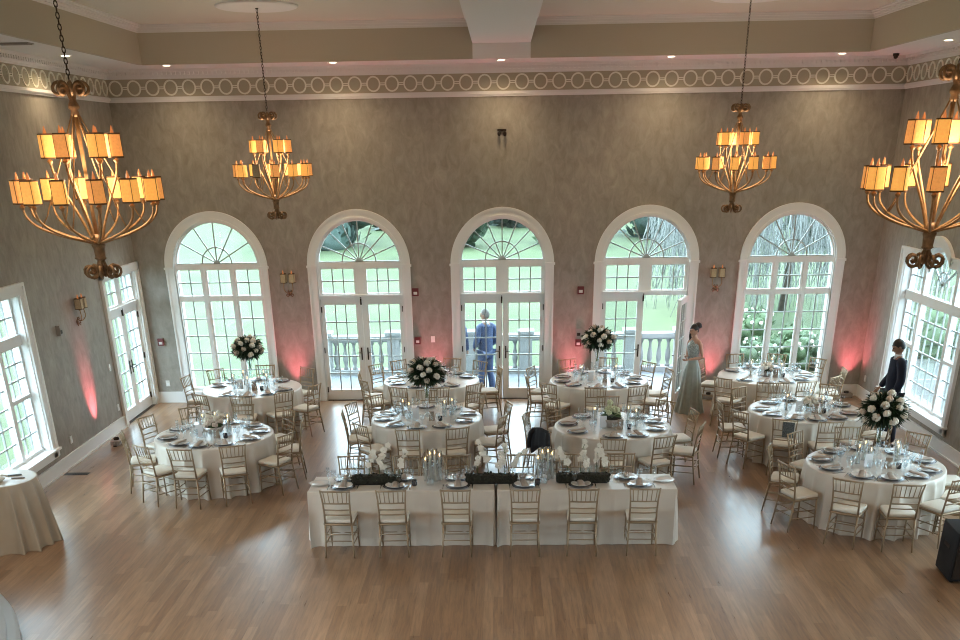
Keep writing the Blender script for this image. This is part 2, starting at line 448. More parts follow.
# ------------------------------------------------------------------ doors and windows
FD0, FD1 = .06, .12           # frame depth range inside the wall
def pane_grid(glass, mun, fm, s0, s1, z0, z1, nc, nr, d=.09, w=.022, glass_on=True):
    if glass_on: sbar(glass, fm, s0 - .004, s1 + .004, z0 - .004, z1 + .004, d - .003, d + .003)
    for i in range(1, nc): s = s0 + (s1 - s0) * i / nc; sbar(mun, fm, s - w / 2, s + w / 2, z0, z1, d - .015, d + .015)
    for j in range(1, nr): z = z0 + (z1 - z0) * j / nr; sbar(mun, fm, s0, s1, z - w / 2, z + w / 2, d - .014, d + .014)
def ring_frame(fr, fm, a0, a1, b0, b1, s0, s1, z0, z1, d0=FD0, d1=FD1):  # solid board a0..a1 x b0..b1 with hole s0..s1 x z0..z1
    sbar(fr, fm, a0, s0, b0, b1, d0, d1); sbar(fr, fm, s1, a1, b0, b1, d0, d1)
    sbar(fr, fm, s0, s1, b0, z0, d0, d1); sbar(fr, fm, s0, s1, z1, b1, d0, d1)
def fan(fr, mun, gl, fm, c, n, ringr):
    zc = 2.75; R = .80
    arc_band(fr, fm, c, SPR, .815, OH, FD0, FD1)
    pts = [(c - R * 1.02, zc - .02)] + [(c - .83 * cos(pi * i / 24), SPR + .83 * sin(pi * i / 24)) for i in range(2, 23)] + [(c + R * 1.02, zc - .02)]
    gl.prism(pts, lambda s, z: fm(s, z, .087), lambda s, z: fm(s, z, .093))
    for i in range(1, n):
        a = pi * i / n
        dbar(mun, fm, (c + .05 * cos(a), zc + .05 * sin(a)), (c + .80 * cos(a), zc + .78 * sin(a)), .022, .075, .105)
    arc_band(mun, fm, c, zc, ringr - .011, ringr + .011, .073, .107, n=24)
    arc_band(mun, fm, c, zc, .0, .065, .07, .108, n=12)
    sbar(mun, fm, c - .81, c + .81, zc - .012, zc + .012, .07, .11)
def casing_arch(o, fm, c, bottom):
    arc_band(o, fm, c, SPR, OH - .005, 1.0, -.035, 0, n=40); arc_band(o, fm, c, SPR, 1.0, CW, -.055, 0, n=40)
    arc_band(o, fm, c, SPR, OH - .005, .90, -.05, 0, n=40)
    for sg in (-1, 1):
        a, b = sorted((c + sg * (OH - .005), c + sg * 1.0)); sbar(o, fm, a, b, bottom, SPR, -.035, 0)
        a, b = sorted((c + sg * 1.0, c + sg * CW)); sbar(o, fm, a, b, bottom, SPR, -.055, 0)
        a, b = sorted((c + sg * (OH - .005), c + sg * .90)); sbar(o, fm, a, b, bottom, SPR, -.05, 0)
        a, b = sorted((c + sg * (OH - .01), c + sg * (CW + .02))); sbar(o, fm, a, b, SPR - .03, SPR + .012, -.07, 0)
    # reveal lining
    arc_band(o, fm, c, SPR, OH - .02, OH, 0, WT - .02, n=40)
    for sg in (-1, 1):
        a, b = sorted((c + sg * (OH - .02), c + sg * OH)); sbar(o, fm, a, b, bottom, SPR, 0, WT - .02)
def leaf_parts(parent, fm, hinge, free, handle_side, name='door_leaf'):
    """one glazed leaf between s=hinge and s=free; returns the leaf object"""
    a, b = min(hinge, free), max(hinge, free)
    if hinge < free: s0, s1 = a + .075, b - .126
    else: s0, s1 = a + .126, b - .075
    fr = MB(); ring_frame(fr, fm, a, b, .008, 2.045, s0, s1, .216, 1.93)
    lf = fr.build(name, 'trim', parent)
    g = MB(); mu = MB(); pane_grid(g, mu, fm, s0, s1, .216, 1.93, 3, 5)
    g.build('pane', 'pane', lf); mu.build('muntin', 'muntin', lf)
    h = MB(); sg = 1 if hinge < free else -1
    hs = free - sg * .062
    sbar(h, fm, hs - .014, hs + .014, .83, 1.08, FD0 - .012, FD0)
    h.tube([fm(hs, .98, FD0 - .01), fm(hs, .98, FD0 - .05), fm(hs - sg * .09, .98, FD0 - .055)], .009)
    h.build('handle', 'iron', lf)
    h = MB()
    for z in (.22, 1.03, 1.84): sbar(h, fm, hinge - .012 + sg * .006, hinge + .012 + sg * .006, z - .055, z + .055, FD0 - .022, FD0 + .002)
    h.build('hinge', 'iron', lf)
    return lf

def french_door(n, fm, c, arch=True, open_right=False):
    o = MB()
    if arch: casing_arch(o, fm, c, 0)
    else:
        for sg in (-1, 1):
            a, b = sorted((c + sg * (OH - .005), c + sg * 1.0)); sbar(o, fm, a, b, 0, 2.70, -.035, 0)
            a, b = sorted((c + sg * .985, c + sg * CW)); sbar(o, fm, a, b, 0, 2.82, -.055, 0)
            a, b = sorted((c + sg * (OH - .02), c + sg * OH)); sbar(o, fm, a, b, 0, 2.68, 0, WT - .02)
        sbar(o, fm, c - CW, c + CW, 2.69, 2.82, -.055, 0); sbar(o, fm, c - OH, c + OH, 2.66, 2.69, -.03, WT - .02)
    root = struct(o.build('door_%d' % n, 'trim'))
    fr = MB()
    if arch: sbar(fr, fm, c - OH, c + OH, 2.63, 2.74, FD0 - .02, FD1)
    # transom sashes
    ring_frame(fr, fm, c - OH, c, 2.13, 2.64, c - .785, c - .128, 2.15, 2.615)
    ring_frame(fr, fm, c, c + OH, 2.13, 2.64, c + .128, c + .785, 2.15, 2.615)
    sbar(fr, fm, c - OH, c + OH, 2.045, 2.13, FD0 - .03, FD1 + .02)
    sbar(fr, fm, c - OH, c + OH, 2.095, 2.125, FD0 - .06, FD0)
    gl = MB(); mu = MB()
    pane_grid(gl, mu, fm, c - .785, c - .128, 2.15, 2.615, 3, 2); pane_grid(gl, mu, fm, c + .128, c + .785, 2.15, 2.615, 3, 2)
    if arch: fan(fr, mu, gl, fm, c, 8, .34)
    fr.build('frame', 'trim', root); gl.build('pane', 'pane', root); mu.build('muntin', 'muntin', root)
    th = MB(); sbar(th, fm, c - OH + .02, c + OH - .02, 0, .008, -.01, WT); th.build('threshold', 'iron', root)
    leaf_parts(root, fm, c - OH + .022, c - .003, 1)
    if not open_right:
        leaf_parts(root, fm, c + OH - .022, c + .003, -1)
    else:
        hx = c + OH - .022; ang = radians(70)
        def fo(s, z, d):       # the right leaf swung into the room
            u = hx - s; w = d - FD0
            return (hx - u * cos(ang) + w * sin(ang) , D + FD0 - .02 - u * sin(ang) - w * cos(ang), z)
        leaf_parts(root, fo, hx, c + .003, -1)
    b = MB(); sbar(b, fm, c - .03, c - .0, 1.93, 2.08, FD0 - .03, FD0 - .0); b.build('bolt', 'iron', root)
    return root
def arched_window(n, fm, c):
    o = MB(); casing_arch(o, fm, c, .0)
    sbar(o, fm, c - CW - .03, c + CW + .03, .19, .235, -.11, .06); sbar(o, fm, c - CW, c + CW, .02, .19, -.03, 0)
    root = struct(o.build('window_%d' % n, 'trim'))
    fr = MB(); gl = MB(); mu = MB()
    sbar(fr, fm, c - OH, c + OH, 2.63, 2.74, FD0 - .02, FD1); sbar(fr, fm, c - OH, c + OH, 2.03, 2.14, FD0 - .02, FD1)
    sbar(fr, fm, c - OH, c + OH, .22, .30, FD0 - .03, FD1)
    edges = [-.83, -.36, -.233, .233, .36, .83]
    for a, b in ((-OH, -.83), (-.36, -.233), (.233, .36), (.83, OH)):
        sbar(fr, fm, c + a, c + b, .22, 2.66, FD0, FD1)
        if abs(a) < .5: sbar(fr, fm, c + (a + b) / 2 - .02, c + (a + b) / 2 + .02, .26, 2.64, FD0 - .025, FD0)
    for k in range(3):
        pane_grid(gl, mu, fm, c + edges[2 * k], c + edges[2 * k + 1], 2.14, 2.63, 2, 2)
        pane_grid(gl, mu, fm, c + edges[2 * k], c + edges[2 * k + 1], .30, 2.03, 2, 5)
    fan(fr, mu, gl, fm, c, 6, .30)
    fr.build('frame', 'trim', root); gl.build('pane', 'pane', root); mu.build('muntin', 'muntin', root)
    return root
def palladian(n, fm, c):
    o = MB(); out = .17
    e = sqrt(PR * PR - (PT - PZ) ** 2); a0 = degrees(math.acos(e / PR))
    for lo, hi, dp in ((0, .12, -.035), (.12, .17, -.055)):
        for sg in (-1, 1):
            a, b = sorted((c + sg * (PW + lo), c + sg * (PW + hi))); sbar(o, fm, a, b, PB - .12, PT + hi, dp, 0)
            a, b = sorted((c + sg * (e - .0), c + sg * (PW + lo + .01))); sbar(o, fm, a, b, PT + lo, PT + hi, dp, 0)
        arc_band(o, fm, c, PZ, PR + lo, PR + hi, dp, 0, a0, 180 - a0, 24)
    sbar(o, fm, c - PW - .2, c + PW + .2, PB - .02, PB + .015, -.09, .15); sbar(o, fm, c - PW - .17, c + PW + .17, PB - .14, PB - .02, -.035, 0)
    for sg in (-1, 1):
        a, b = sorted((c + sg * (PW - .015), c + sg * PW)); sbar(o, fm, a, b, PB, PT, 0, WT - .02)
        a, b = sorted((c + sg * e, c + sg * PW)); sbar(o, fm, a, b, PT - .015, PT, 0, WT - .02)
    arc_band(o, fm, c, PZ, PR - .015, PR, 0, WT - .02, a0, 180 - a0, 24)
    root = struct(o.build('window_%d' % n, 'trim'))
    fr = MB(); gl = MB(); mu = MB(); d0, d1, dg = .13, .20, .16
    for a, b in ((-PW, -1.39), (-.74, -.63), (.63, .74), (1.39, PW)): sbar(fr, fm, c + a, c + b, PB, PT, d0 - (.03 if abs(a) < 1 else 0), d1)
    sbar(fr, fm, c - PW, c + PW, PB, PB + .06, d0 - .02, d1)
    sbar(fr, fm, c - PW, c + PW, 2.13, 2.29, d0 - .04, d1)
    for sg in (-1, 1):
        a, b = sorted((c + sg * .74, c + sg * 1.39))
        sbar(fr, fm, a, b, PT - .05, PT, d0, d1); sbar(fr, fm, a, b, 1.34, 1.40, d0 - .03, d1)
        pane_grid(gl, mu, fm, a, b, 2.29, PT - .05, 3, 2, dg); pane_grid(gl, mu, fm, a, b, 1.40, 2.13, 3, 3, dg); pane_grid(gl, mu, fm, a, b, PB + .06, 1.34, 3, 3, dg)
    pane_grid(gl, mu, fm, c - .63, c + .63, PB + .06, 2.13, 4, 6, dg)
    # arched light over the centre
    arc_band(fr, fm, c, PZ, .66, PR, d0, d1, a0 * .6, 180 - a0 * .6, 20)
    pts = [(c - .64, 2.28), (c + .64, 2.28)] + [(c + .66 * cos(pi * i / 20), PZ + .66 * sin(pi * i / 20)) for i in range(1, 20)]
    gl.prism(pts, lambda s, z: fm(s, z, dg - .003), lambda s, z: fm(s, z, dg + .003))
    hz = 2.50
    for a in (35, 62, 90, 118, 145):
        t = radians(a); L = .64 if a == 90 else .62
        q = (c + L * cos(t), min(hz + L * sin(t), PZ + sqrt(max(.655 ** 2 - (L * cos(t)) ** 2, .01))))
        dbar(mu, fm, (c, hz), q, .022, dg - .015, dg + .015)
    arc_band(mu, fm, c, hz, .22, .242, dg - .017, dg + .017, 0, 180, 16)
    for s in (-.42, -.21, 0, .21, .42): sbar(mu, fm, c + s - .011, c + s + .011, 2.29, hz + (0 if abs(s) < .3 else .06), dg - .016, dg + .016)
    fr.build('frame', 'trim', root); gl.build('pane', 'pane', root); mu.build('muntin', 'muntin', root)
    return root
arched_window(1, BACK, WX[0]); arched_window(2, BACK, WX[4])
for i in (1, 2, 3): french_door(i, BACK, WX[i], True, i == 3)
french_door(4, LEFT, LDOOR, False)
palladian(3, LEFT, LWIN[0]); palladian(4, RIGHT, RWIN[0])
palladian(5, LEFT, LWIN[1]); palladian(6, RIGHT, RWIN[1])

#PART2
palladian(7, LEFT, LWIN[2]); palladian(8, RIGHT, RWIN[2]); palladian(9, RIGHT, RWIN[3])

# ------------------------------------------------------------------ chairs
def make_chair():
    root = empty('chiavari_chair', (0, 0, 0))
    r = .0135
    for sx in (-1, 1):
        b = MB(); b.tube([(sx * .185, .185, 0), (sx * .180, .180, .22), (sx * .176, .176, .44)], [.010, .0135, .0145], 6); b.build('leg', 'gold', root)
        b = MB(); b.tube([(sx * .190, -.245, 0), (sx * .180, -.215, .2), (sx * .172, -.185, .44)], [.010, .0135, .0145], 6); b.build('leg', 'gold', root)
    b = MB(); b.rbox(-.20, .20, -.20, .20, .425, .452, .03, 2); b.build('seat_frame', 'gold', root)
    b = MB(); b.rbox(-.195, .195, -.18, .20, .452, .50, .045, 3); b.build('cushion', 'cushion', root)
    b = MB()
    def post(sx): return [(sx * .172, -.185, .44), (sx * .170, -.200, .60), (sx * .176, -.228, .78), (sx * .190, -.262, .92)]
    for sx in (-1, 1): b.tube(post(sx), [.0145, .013, .0125, .011], 6)
    def at(z):
        P = post(1)
        for p, q in zip(P, P[1:]):
            if p[2] <= z <= q[2]:
                t = (z - p[2]) / (q[2] - p[2]); return p[0] + (q[0] - p[0]) * t, p[1] + (q[1] - p[1]) * t
    for z, rr in ((.575, .009), (.645, .009), (.735, .010), (.905, .012)):
        x, y = at(z); b.tube([(-x, y, z), (0, y - .012, z), (x, y, z)], rr, 6)
    b.build('backrest', 'gold', root)
    b = MB()
    for i in range(6):
        t = (i + .5) / 6 * 2 - 1
        x0, y0 = at(.735); x1, y1 = at(.905)
        b.tube([(t * x0 * .96, y0 - .008, .735), (t * x1 * .96, y1 - .008, .905)], .0065, 5)
    b.build('spindles', 'gold', root)
    b = MB()
    for sx in (-1, 1):
        for z in (.17, .27): b.tube([(sx * .184, .183, z), (sx * .182, -.215, z + .01)], .008, 5)
    for z in (.20, .30): b.tube([(-.182, .182, z), (.182, .182, z)], .008, 5)
    for z in (.22, .31): b.tube([(-.179, -.208, z), (.179, -.208, z)], .008, 5)
    b.build('stretcher', 'gold', root)
    return root
CH0 = make_chair(); ch_used = [False]
def chair(x, y, rz, label, group):
    if not ch_used[0]: o = CH0; ch_used[0] = True
    else: o = copy_tree(CH0)
    o.location = (x, y, 0); o.rotation_euler = (0, 0, rz)
    o['label'] = label; o['category'] = 'chair'; o['group'] = group
    return o

# ------------------------------------------------------------------ table settings
TZ = .763
def proto_mb(fn):
    m = MB(); fn(m); return m
def one(name, fn, m):
    b = MB(); fn(b); o = b.build(name, m); return o
protos = {}
def stamp(key, make, x, y, z, rz, label, cat, group):
    if key not in protos: o = protos[key] = make()
    else: o = copy_tree(protos[key])
    o.location = (x, y, z); o.rotation_euler = (0, 0, rz); o['label'] = label; o['category'] = cat; o['group'] = group
    return o
mk_charger = lambda: one('charger_plate', lambda b: b.lathe([(.09, 0), (.11, .004), (.160, .012), (.165, .016), (.16, .017), (.112, .009), (0.001, .008)], 28, cap=False), 'charger')
mk_plate = lambda: one('dinner_plate', lambda b: b.lathe([(.075, 0), (.085, .003), (.128, .016), (.134, .020), (.13, .021), (.09, .009), (.001, .008)], 28, cap=False), 'china')
def mk_napkin():
    b = MB()
    # a napkin folded into a long flat pocket with one end lifted
    n = 8; P = []
    for i in range(n + 1):
        t = i / n; y = -.125 + .25 * t; z = .004 + .012 * sin(pi * t) + (.018 * max(0, t - .8) / .2)
        w = .052 - .012 * t
        P += [(-w, y, z), (-w * .4, y, z + .012), (w * .4, y, z + .014), (w, y, z)]
    fs = []
    for i in range(n):
        for k in range(3): a = i * 4 + k; fs.append((a, a + 1, a + 5, a + 4))
        fs.append((i * 4 + 3, i * 4, i * 4 + 4, i * 4 + 7))
    fs += [(0, 1, 2, 3), (n * 4 + 3, n * 4 + 2, n * 4 + 1, n * 4)]
    b.add(P, fs, True)
    return b.build('napkin', 'napkin')
mk_wine = lambda: one('wine_glass', lambda b: b.lathe([(.034, 0), (.033, .003), (.006, .007), (.0045, .05), (.005, .09), (.02, .105), (.036, .135), (.039, .165), (.033, .205), (.031, .205), (.037, .165), (.034, .137), (.012, .108), (.001, .104)], 14, cap=False), 'clear')
mk_goblet = lambda: one('water_goblet', lambda b: b.lathe([(.034, 0), (.033, .003), (.008, .008), (.007, .05), (.02, .062), (.040, .09), (.042, .12), (.038, .165), (.036, .165), (.040, .12), (.037, .092), (.012, .066), (.001, .063)], 14, cap=False), 'clear')
mk_flute = lambda: one('champagne_flute', lambda b: b.lathe([(.030, 0), (.029, .003), (.005, .007), (.004, .07), (.012, .085), (.022, .12), (.024, .17), (.021, .225), (.019, .225), (.022, .17), (.018, .122), (.001, .088)], 12, cap=False), 'clear')
def mk_fork():
    b = MB(); b.tube([(0, -.10, .004), (0, -.02, .005), (0, .035, .006)], [.005, .004, .006], 6, flat=.4)
    b.tube([(0, .035, .006), (0, .055, .005)], [.006, .012], 6, flat=.3)
    for k in (-1, 0, 1): b.tube([(k * .008, .05, .005), (k * .009, .10, .006)], .002, 4)
    return b.build('fork', 'steel')
def mk_knife():
    b = MB(); b.tube([(0, -.11, .004), (0, -.02, .004)], [.006, .005], 6, flat=.5)
    b.add([(-.008, -.02, .003), (.006, -.02, .003), (.006, .09, .003), (0, .115, .003), (-.008, .095, .003), (-.001, -.02, .0065), (.001, .095, .0055)], [(0, 1, 2, 3, 4), (0, 5, 6, 4), (5, 1, 2, 6), (6, 2, 3), (6, 3, 4), (0, 1, 5)])
    return b.build('knife', 'steel')
def setting(x, y, face, where, tag_, cutlery=False):
    """one place setting; face = direction the diner looks"""
    rz = face - pi / 2
    R = lambda a, b_: (x + a * cos(rz) - b_ * sin(rz), y + a * sin(rz) + b_ * cos(rz))
    stamp('charger', mk_charger, x, y, TZ, rz, 'silver charger plate%s' % where, 'plate', 'charger plates on ' + tag_)
    stamp('plate', mk_plate, x, y, TZ + .0165, rz, 'white dinner plate%s' % where, 'plate', 'dinner plates on ' + tag_)
    stamp('napkin', mk_napkin, x, y, TZ + .028, rz + random.uniform(-.25, .25), 'taupe napkin%s' % where, 'napkin', 'napkins on ' + tag_)
    p = R(.13, .235); stamp('wine', mk_wine, p[0], p[1], TZ, 0, 'clear wine glass%s' % where, 'glass', 'wine glasses on ' + tag_)
    p = R(.03, .255); stamp('goblet', mk_goblet, p[0], p[1], TZ, 0, 'clear water goblet%s' % where, 'glass', 'water goblets on ' + tag_)
    p = R(.215, .17); stamp('flute', mk_flute, p[0], p[1], TZ, 0, 'clear champagne flute%s' % where, 'glass', 'champagne flutes on ' + tag_)
    if cutlery:
        p = R(-.195, 0); stamp('fork', mk_fork, p[0], p[1], TZ, rz, 'steel fork%s' % where, 'fork', 'forks on ' + tag_)
        p = R(.195, 0); stamp('knife', mk_knife, p[0], p[1], TZ, rz, 'steel knife%s' % where, 'knife', 'knives on ' + tag_)

ORD = ['leftmost', 'second from left', 'third from left', 'fourth from left', 'fifth from left', 'sixth from left', 'seventh from left']
def round_cloth(x, y, label, r=.925, h=.762, nf=20, amp=.12, seg=300, m='cloth', flare=0., name='tablecloth', seed=0):
    b = MB(); rnd = random.Random(seed); ph = rnd.uniform(0, 6)
    rings = [(0.0, h)] + [(r * t, h) for t in (.3, .6, .85, .97)] + [(r * .995, h - .002), (r * 1.004, h - .014)]
    vs = [(0, 0, h)]
    for rr, z in rings[1:]:
        vs += [(rr * cos(2 * pi * k / seg), rr * sin(2 * pi * k / seg), z) for k in range(seg)]
    for i in range(1, 11):
        t = i / 10; z = (h - .014) * (1 - t) + .003 * t
        for k in range(seg):
            a = 2 * pi * k / seg
            w = 1 - abs(sin(.5 * nf * a + ph + .5 * sin(3 * a + ph) + .3 * sin(7 * a) + .15 * t * sin(5 * a)))
            rr = r * 1.002 + amp * (t ** .5) * (w ** 1.3) * (.65 + .35 * sin(2.3 * a + ph)) + flare * t + .012 * t * t * sin(11 * a + ph)
            vs.append((rr * cos(a), rr * sin(a), z))
    nr = len(rings) - 1 + 10; fs = []
    for k in range(seg): fs.append((0, 1 + k, 1 + (k + 1) % seg))
    for i in range(nr - 1):
        for k in range(seg):
            j = (k + 1) % seg; fs.append((1 + i * seg + k, 1 + (i + 1) * seg + k, 1 + (i + 1) * seg + j, 1 + i * seg + j))
    b.add(vs, fs, True)
    o = b.build(name, m); o.location = (x, y, 0)
    tag(o, label, 'tablecloth', 'floor-length round tablecloths')
    return o

TABLES = [
 # key, x, y, tag, chair angles
 ('T1', -4.76, 18.88, 'the leftmost rear table', [243, 275, 307, 338, 50, 92, 133, 165]),
 ('T2', -4.59, 15.46, 'the leftmost front table', [200, 238, 265, 297, 334, 10, 45, 84, 120, 155]),
 ('T3', -1.38, 19.42, 'the second rear table', [184, 209, 249, 279, 306, 17, 48, 76, 121, 147]),
 ('T4', -1.27, 16.44, 'the centre-left middle table', [191, 228, 261, 294, 335, 14, 55, 95, 135, 163]),
 ('T5', 1.84, 19.26, 'the third rear table', [193, 224, 263, 296, 331, 7, 40, 77, 113, 160]),
 ('T6', 1.76, 15.78, 'the centre-right middle table', [215, 265, 298, 337, 15, 46, 88, 129, 172]),
 ('T7', 5.12, 19.54, 'the rightmost rear table', [222, 256, 286, 318, 349, 33, 70, 105, 145]),
 ('T8', 5.08, 16.70, 'the table behind the nearest right one', [178, 208, 241, 270, 300, 332, 20, 57, 95, 131]),
 ('T9', 5.18, 13.52, 'the nearest right table', [199, 238, 268, 300, 328, 7, 48, 88, 124, 163]),
]
JIT = {}
for key, tx, ty, tg, angs in TABLES:
    round_cloth(tx, ty, 'ivory floor-length satin cloth draping %s' % tg.replace('the ', 'the round ', 1), seed=hash(key) % 97 if False else sum(map(ord, key)))
    near = sorted([a for a in angs if sin(radians(a)) < 0], key=lambda a: cos(radians(a)))
    far = sorted([a for a in angs if sin(radians(a)) >= 0], key=lambda a: cos(radians(a)))
    for side, lst in (('near', near), ('far', far)):
        for i, a in enumerate(lst):
            t = radians(a); rr = 1.145 + random.uniform(-.015, .04)
            if key == 'T7' and a == 145: rr = 1.12
            cxx, cyy = tx + rr * cos(t), ty + rr * sin(t)
            face = t + pi
            tw = random.uniform(-.12, .12)
            lab = 'gold chair, %s, %s side of %s' % (ORD[i], side, tg)
            o = chair(cxx, cyy, face + tw - pi / 2, lab, 'gold chairs around ' + tg)
            if key == 'T6' and a == 215: JACKET = (cxx, cyy, face + tw - pi / 2)
            if key == 'T8' and a == 241: SIGN = (cxx, cyy, face + tw - pi / 2)
            w = ', %s, %s half of %s' % (ORD[i], side, tg)
            setting(tx + .715 * cos(t), ty + .715 * sin(t), face, w, tg, key in ('T9', 'T2'))

# head table: two long cloth-covered tables end to end
HY0, HY1, HX0, HX1 = 12.46, 13.14, -2.58, 2.28
def long_cloth(x0, x1, label):
    b = MB(); h = .762; loop = []; rr = .03
    n = 110
    def per(x, y, nx, ny): loop.append((x, y, nx, ny))
    for i in range(n): per(x0 + (x1 - x0) * i / n, HY0, 0, -1)
    for i in range(14): per(x1, HY0 + (HY1 - HY0) * i / 14, 1, 0)
    for i in range(n): per(x1 - (x1 - x0) * i / n, HY1, 0, 1)
    for i in range(14): per(x0, HY1 - (HY1 - HY0) * i / 14, -1, 0)
    N = len(loop); vs = []; acc = 0
    for j in range(10):
        t = max(0, (j - 1)) / 8
        for k, (x, y, nx, ny) in enumerate(loop):
            end = min(abs(x - x0), abs(x - x1))
            w = .016 + .055 * max(0, 1 - end / .28)
            off = w * t ** .6 * (1 - abs(sin((k * .26 if abs(ny) > .5 else k * .62) + 1.3 * sin(k * .09)))) ** 1.3 + (.02 * t * max(0, 1 - end / .12))
            if j == 0: z = h; off = -.006
            elif j == 1: z = h - .012; off = 0
            else: z = (h - .012) * (1 - t) + .003 * t
            vs.append((x + nx * off, y + ny * off, z))
    fs = [tuple(range(N))]
    for j in range(9):
        for k in range(N):
            q = (k + 1) % N; fs.append((j * N + k, (j + 1) * N + k, (j + 1) * N + q, j * N + q))
    b.add(vs, fs, False)
    o = b.build('tablecloth', 'cloth')
    tag(o, label, 'tablecloth', 'cloths of the long head table')
long_cloth(HX0, -.115, 'ivory cloth over the left half of the long head table')
long_cloth(-.075, HX1, 'ivory cloth over the right half of the long head table')
# napped seam cloth end hanging between the two halves
HTAG = 'the long head table'
FX = [-2.13, -1.43, -.60, .28, 1.03, 1.80]; BX = [-2.13, -1.36, -.63, .26, .98, 1.66]
for i, x in enumerate(FX):
    chair(x, 12.275, random.uniform(-.05, .05), 'gold chair, %s, along the near side of the long head table' % ORD[i], 'gold chairs along the near side of the head table')
    setting(x, 12.64, pi / 2, ', %s, near edge of %s' % (ORD[i], HTAG), HTAG, True)
for i, x in enumerate(BX):
    chair(x, 13.36, pi + random.uniform(-.08, .08), 'gold chair, %s, along the far side of the long head table' % ORD[i], 'gold chairs along the far side of the head table')
    setting(x, 12.97, -pi / 2, ', %s, far edge of %s' % (ORD[i], HTAG), HTAG)
for x, y, w in ((-2.47, 12.80, 'left'), (2.16, 12.84, 'right')):
    stamp('plate', mk_plate, x, y, TZ, 0, 'white plate alone at the %s end of the long head table' % w, 'plate', 'plates at the ends of the head table')

# ------------------------------------------------------------------ flowers
def petal_rose(b, c, r, n=6):
    b.ball(c, r * .72, 9, 6, (1, 1, 1.05))
    for rr, zz, k, s in ((.42, .32, 4, .42), (.62, .02, 5, .48), (.60, -.32, 5, .46)):
        for i in range(k):
            a = 2 * pi * i / k + rr * 3
            b.ball((c[0] + r * rr * cos(a), c[1] + r * rr * sin(a), c[2] + r * zz), r * s, 7, 5, (1, 1, 1.0))
_rose = {}
def rose_part(parent, c, r, m):
    key = m
    if key not in _rose:
        b = MB(); petal_rose(b, (0, 0, 0), 1.0); o = b.build('rose', m, parent); _rose[key] = o
    else:
        o = _rose[key].copy(); col.objects.link(o); o.parent = parent
    o.location = c; o.scale = (r, r, r)
    d = Vector(c)
    o.rotation_euler = (random.uniform(-.5, .5), random.uniform(-.5, .5), random.uniform(0, 6))
    return o
def blades(b, c, n, r0, r1, w, squash=1.0, lo=-1.0, rnd=random):
    for _ in range(n):
        while True:
            d = Vector((rnd.uniform(-1, 1), rnd.uniform(-1, 1), rnd.uniform(-1, 1)))
            if .1 < d.length < 1 and d.normalized().z > lo: break
        d.normalize()
        t = d.cross(Vector((rnd.uniform(-1, 1), rnd.uniform(-1, 1), rnd.uniform(-1, 1)))).normalized()
        a = rnd.uniform(r0 * .5, r0); L = rnd.uniform(r0, r1); ww = w * rnd.uniform(.6, 1.3)
        sq = Vector((1, 1, squash))
        drop = Vector((0, 0, -.15 * (L - a)))
        p0 = Vector(c) + d * a * sq; p1 = Vector(c) + d * (a + (L - a) * .55) * sq; p2 = Vector(c) + d * L * sq + drop
        nrm = d.cross(t) * .15 * ww
        b.add([p0 - t * ww * .3, p0 + t * ww * .3, p1 + t * ww + nrm, p1 + nrm * 3, p1 - t * ww + nrm, p2], [(0, 1, 2, 3), (0, 3, 4), (3, 2, 5), (4, 3, 5)], False)
def bouquet(x, y, z, R, label, nroses=26, seed=1, squash=.78):
    rnd = random.Random(seed)
    root = empty('flower_bouquet', (x, y, z), 0, label, 'flowers', 'tall white rose bouquets')
    b = MB(); b.ball((0, 0, 0), R * .62, 12, 8, (1, 1, squash)); blades(b, (0, 0, 0), 1500, R * .60, R * 1.12, R * .055, squash, -.9, rnd); blades(b, (0, 0, 0), 90, R * .9, R * 1.36, R * .03, squash, -.6, rnd); b.build('foliage', 'leaf', root)
    ga = 2.39996
    for i in range(nroses):
        zz = 1 - 1.55 * (i + .5) / nroses; rr = sqrt(max(0, 1 - zz * zz)); a = ga * i + rnd.uniform(-.2, .2)
        q = R * rnd.uniform(.74, .96)
        rose_part(root, (q * rr * cos(a), q * rr * sin(a), q * zz * squash), R * rnd.uniform(.14, .185), rnd.choice(['rose', 'rose', 'blush']))
    b = MB()
    for i in range(7):
        a = i * .9; b.tube([(.02 * cos(a), .02 * sin(a), -R * .5), (.012 * cos(a + 2), .012 * sin(a + 2), -R * 1.05), (.022 * cos(a + 3), .022 * sin(a + 3), -R * 1.35)], .0035, 4)
    b.build('stem', 'stem', root)
    return root
def tall_vase(x, y, h, label):
    b = MB(); b.lathe([(.085, 0), (.085, .006), (.03, .02), (.024, .08), (.028, h * .5), (.045, h * .85), (.075, h), (.071, h), (.041, h * .85), (.024, h * .5), (.019, .1), (.001, .09)], 20, cap=False)
    o = b.build('glass_vase', 'clear'); o.location = (x, y, TZ)
    tag(o, label, 'vase', 'tall glass vases')
for key, x, y, R, zc, tg, sd in (('T1', -4.76, 18.90, .30, 1.50, 'the leftmost rear table', 3), ('T4', -1.26, 16.52, .315, 1.49, 'the centre-left middle table', 5), ('T5', 1.80, 19.24, .31, 1.53, 'the third rear table', 8), ('T9', 5.20, 13.58, .33, 1.50, 'the nearest right table', 12)):
    tall_vase(x, y, zc - R * .62 - TZ, 'tall clear glass vase under the bouquet on %s' % tg)
    bouquet(x, y, zc, R, 'round bouquet of white roses and dark leaves raised over %s' % tg, 26, sd)

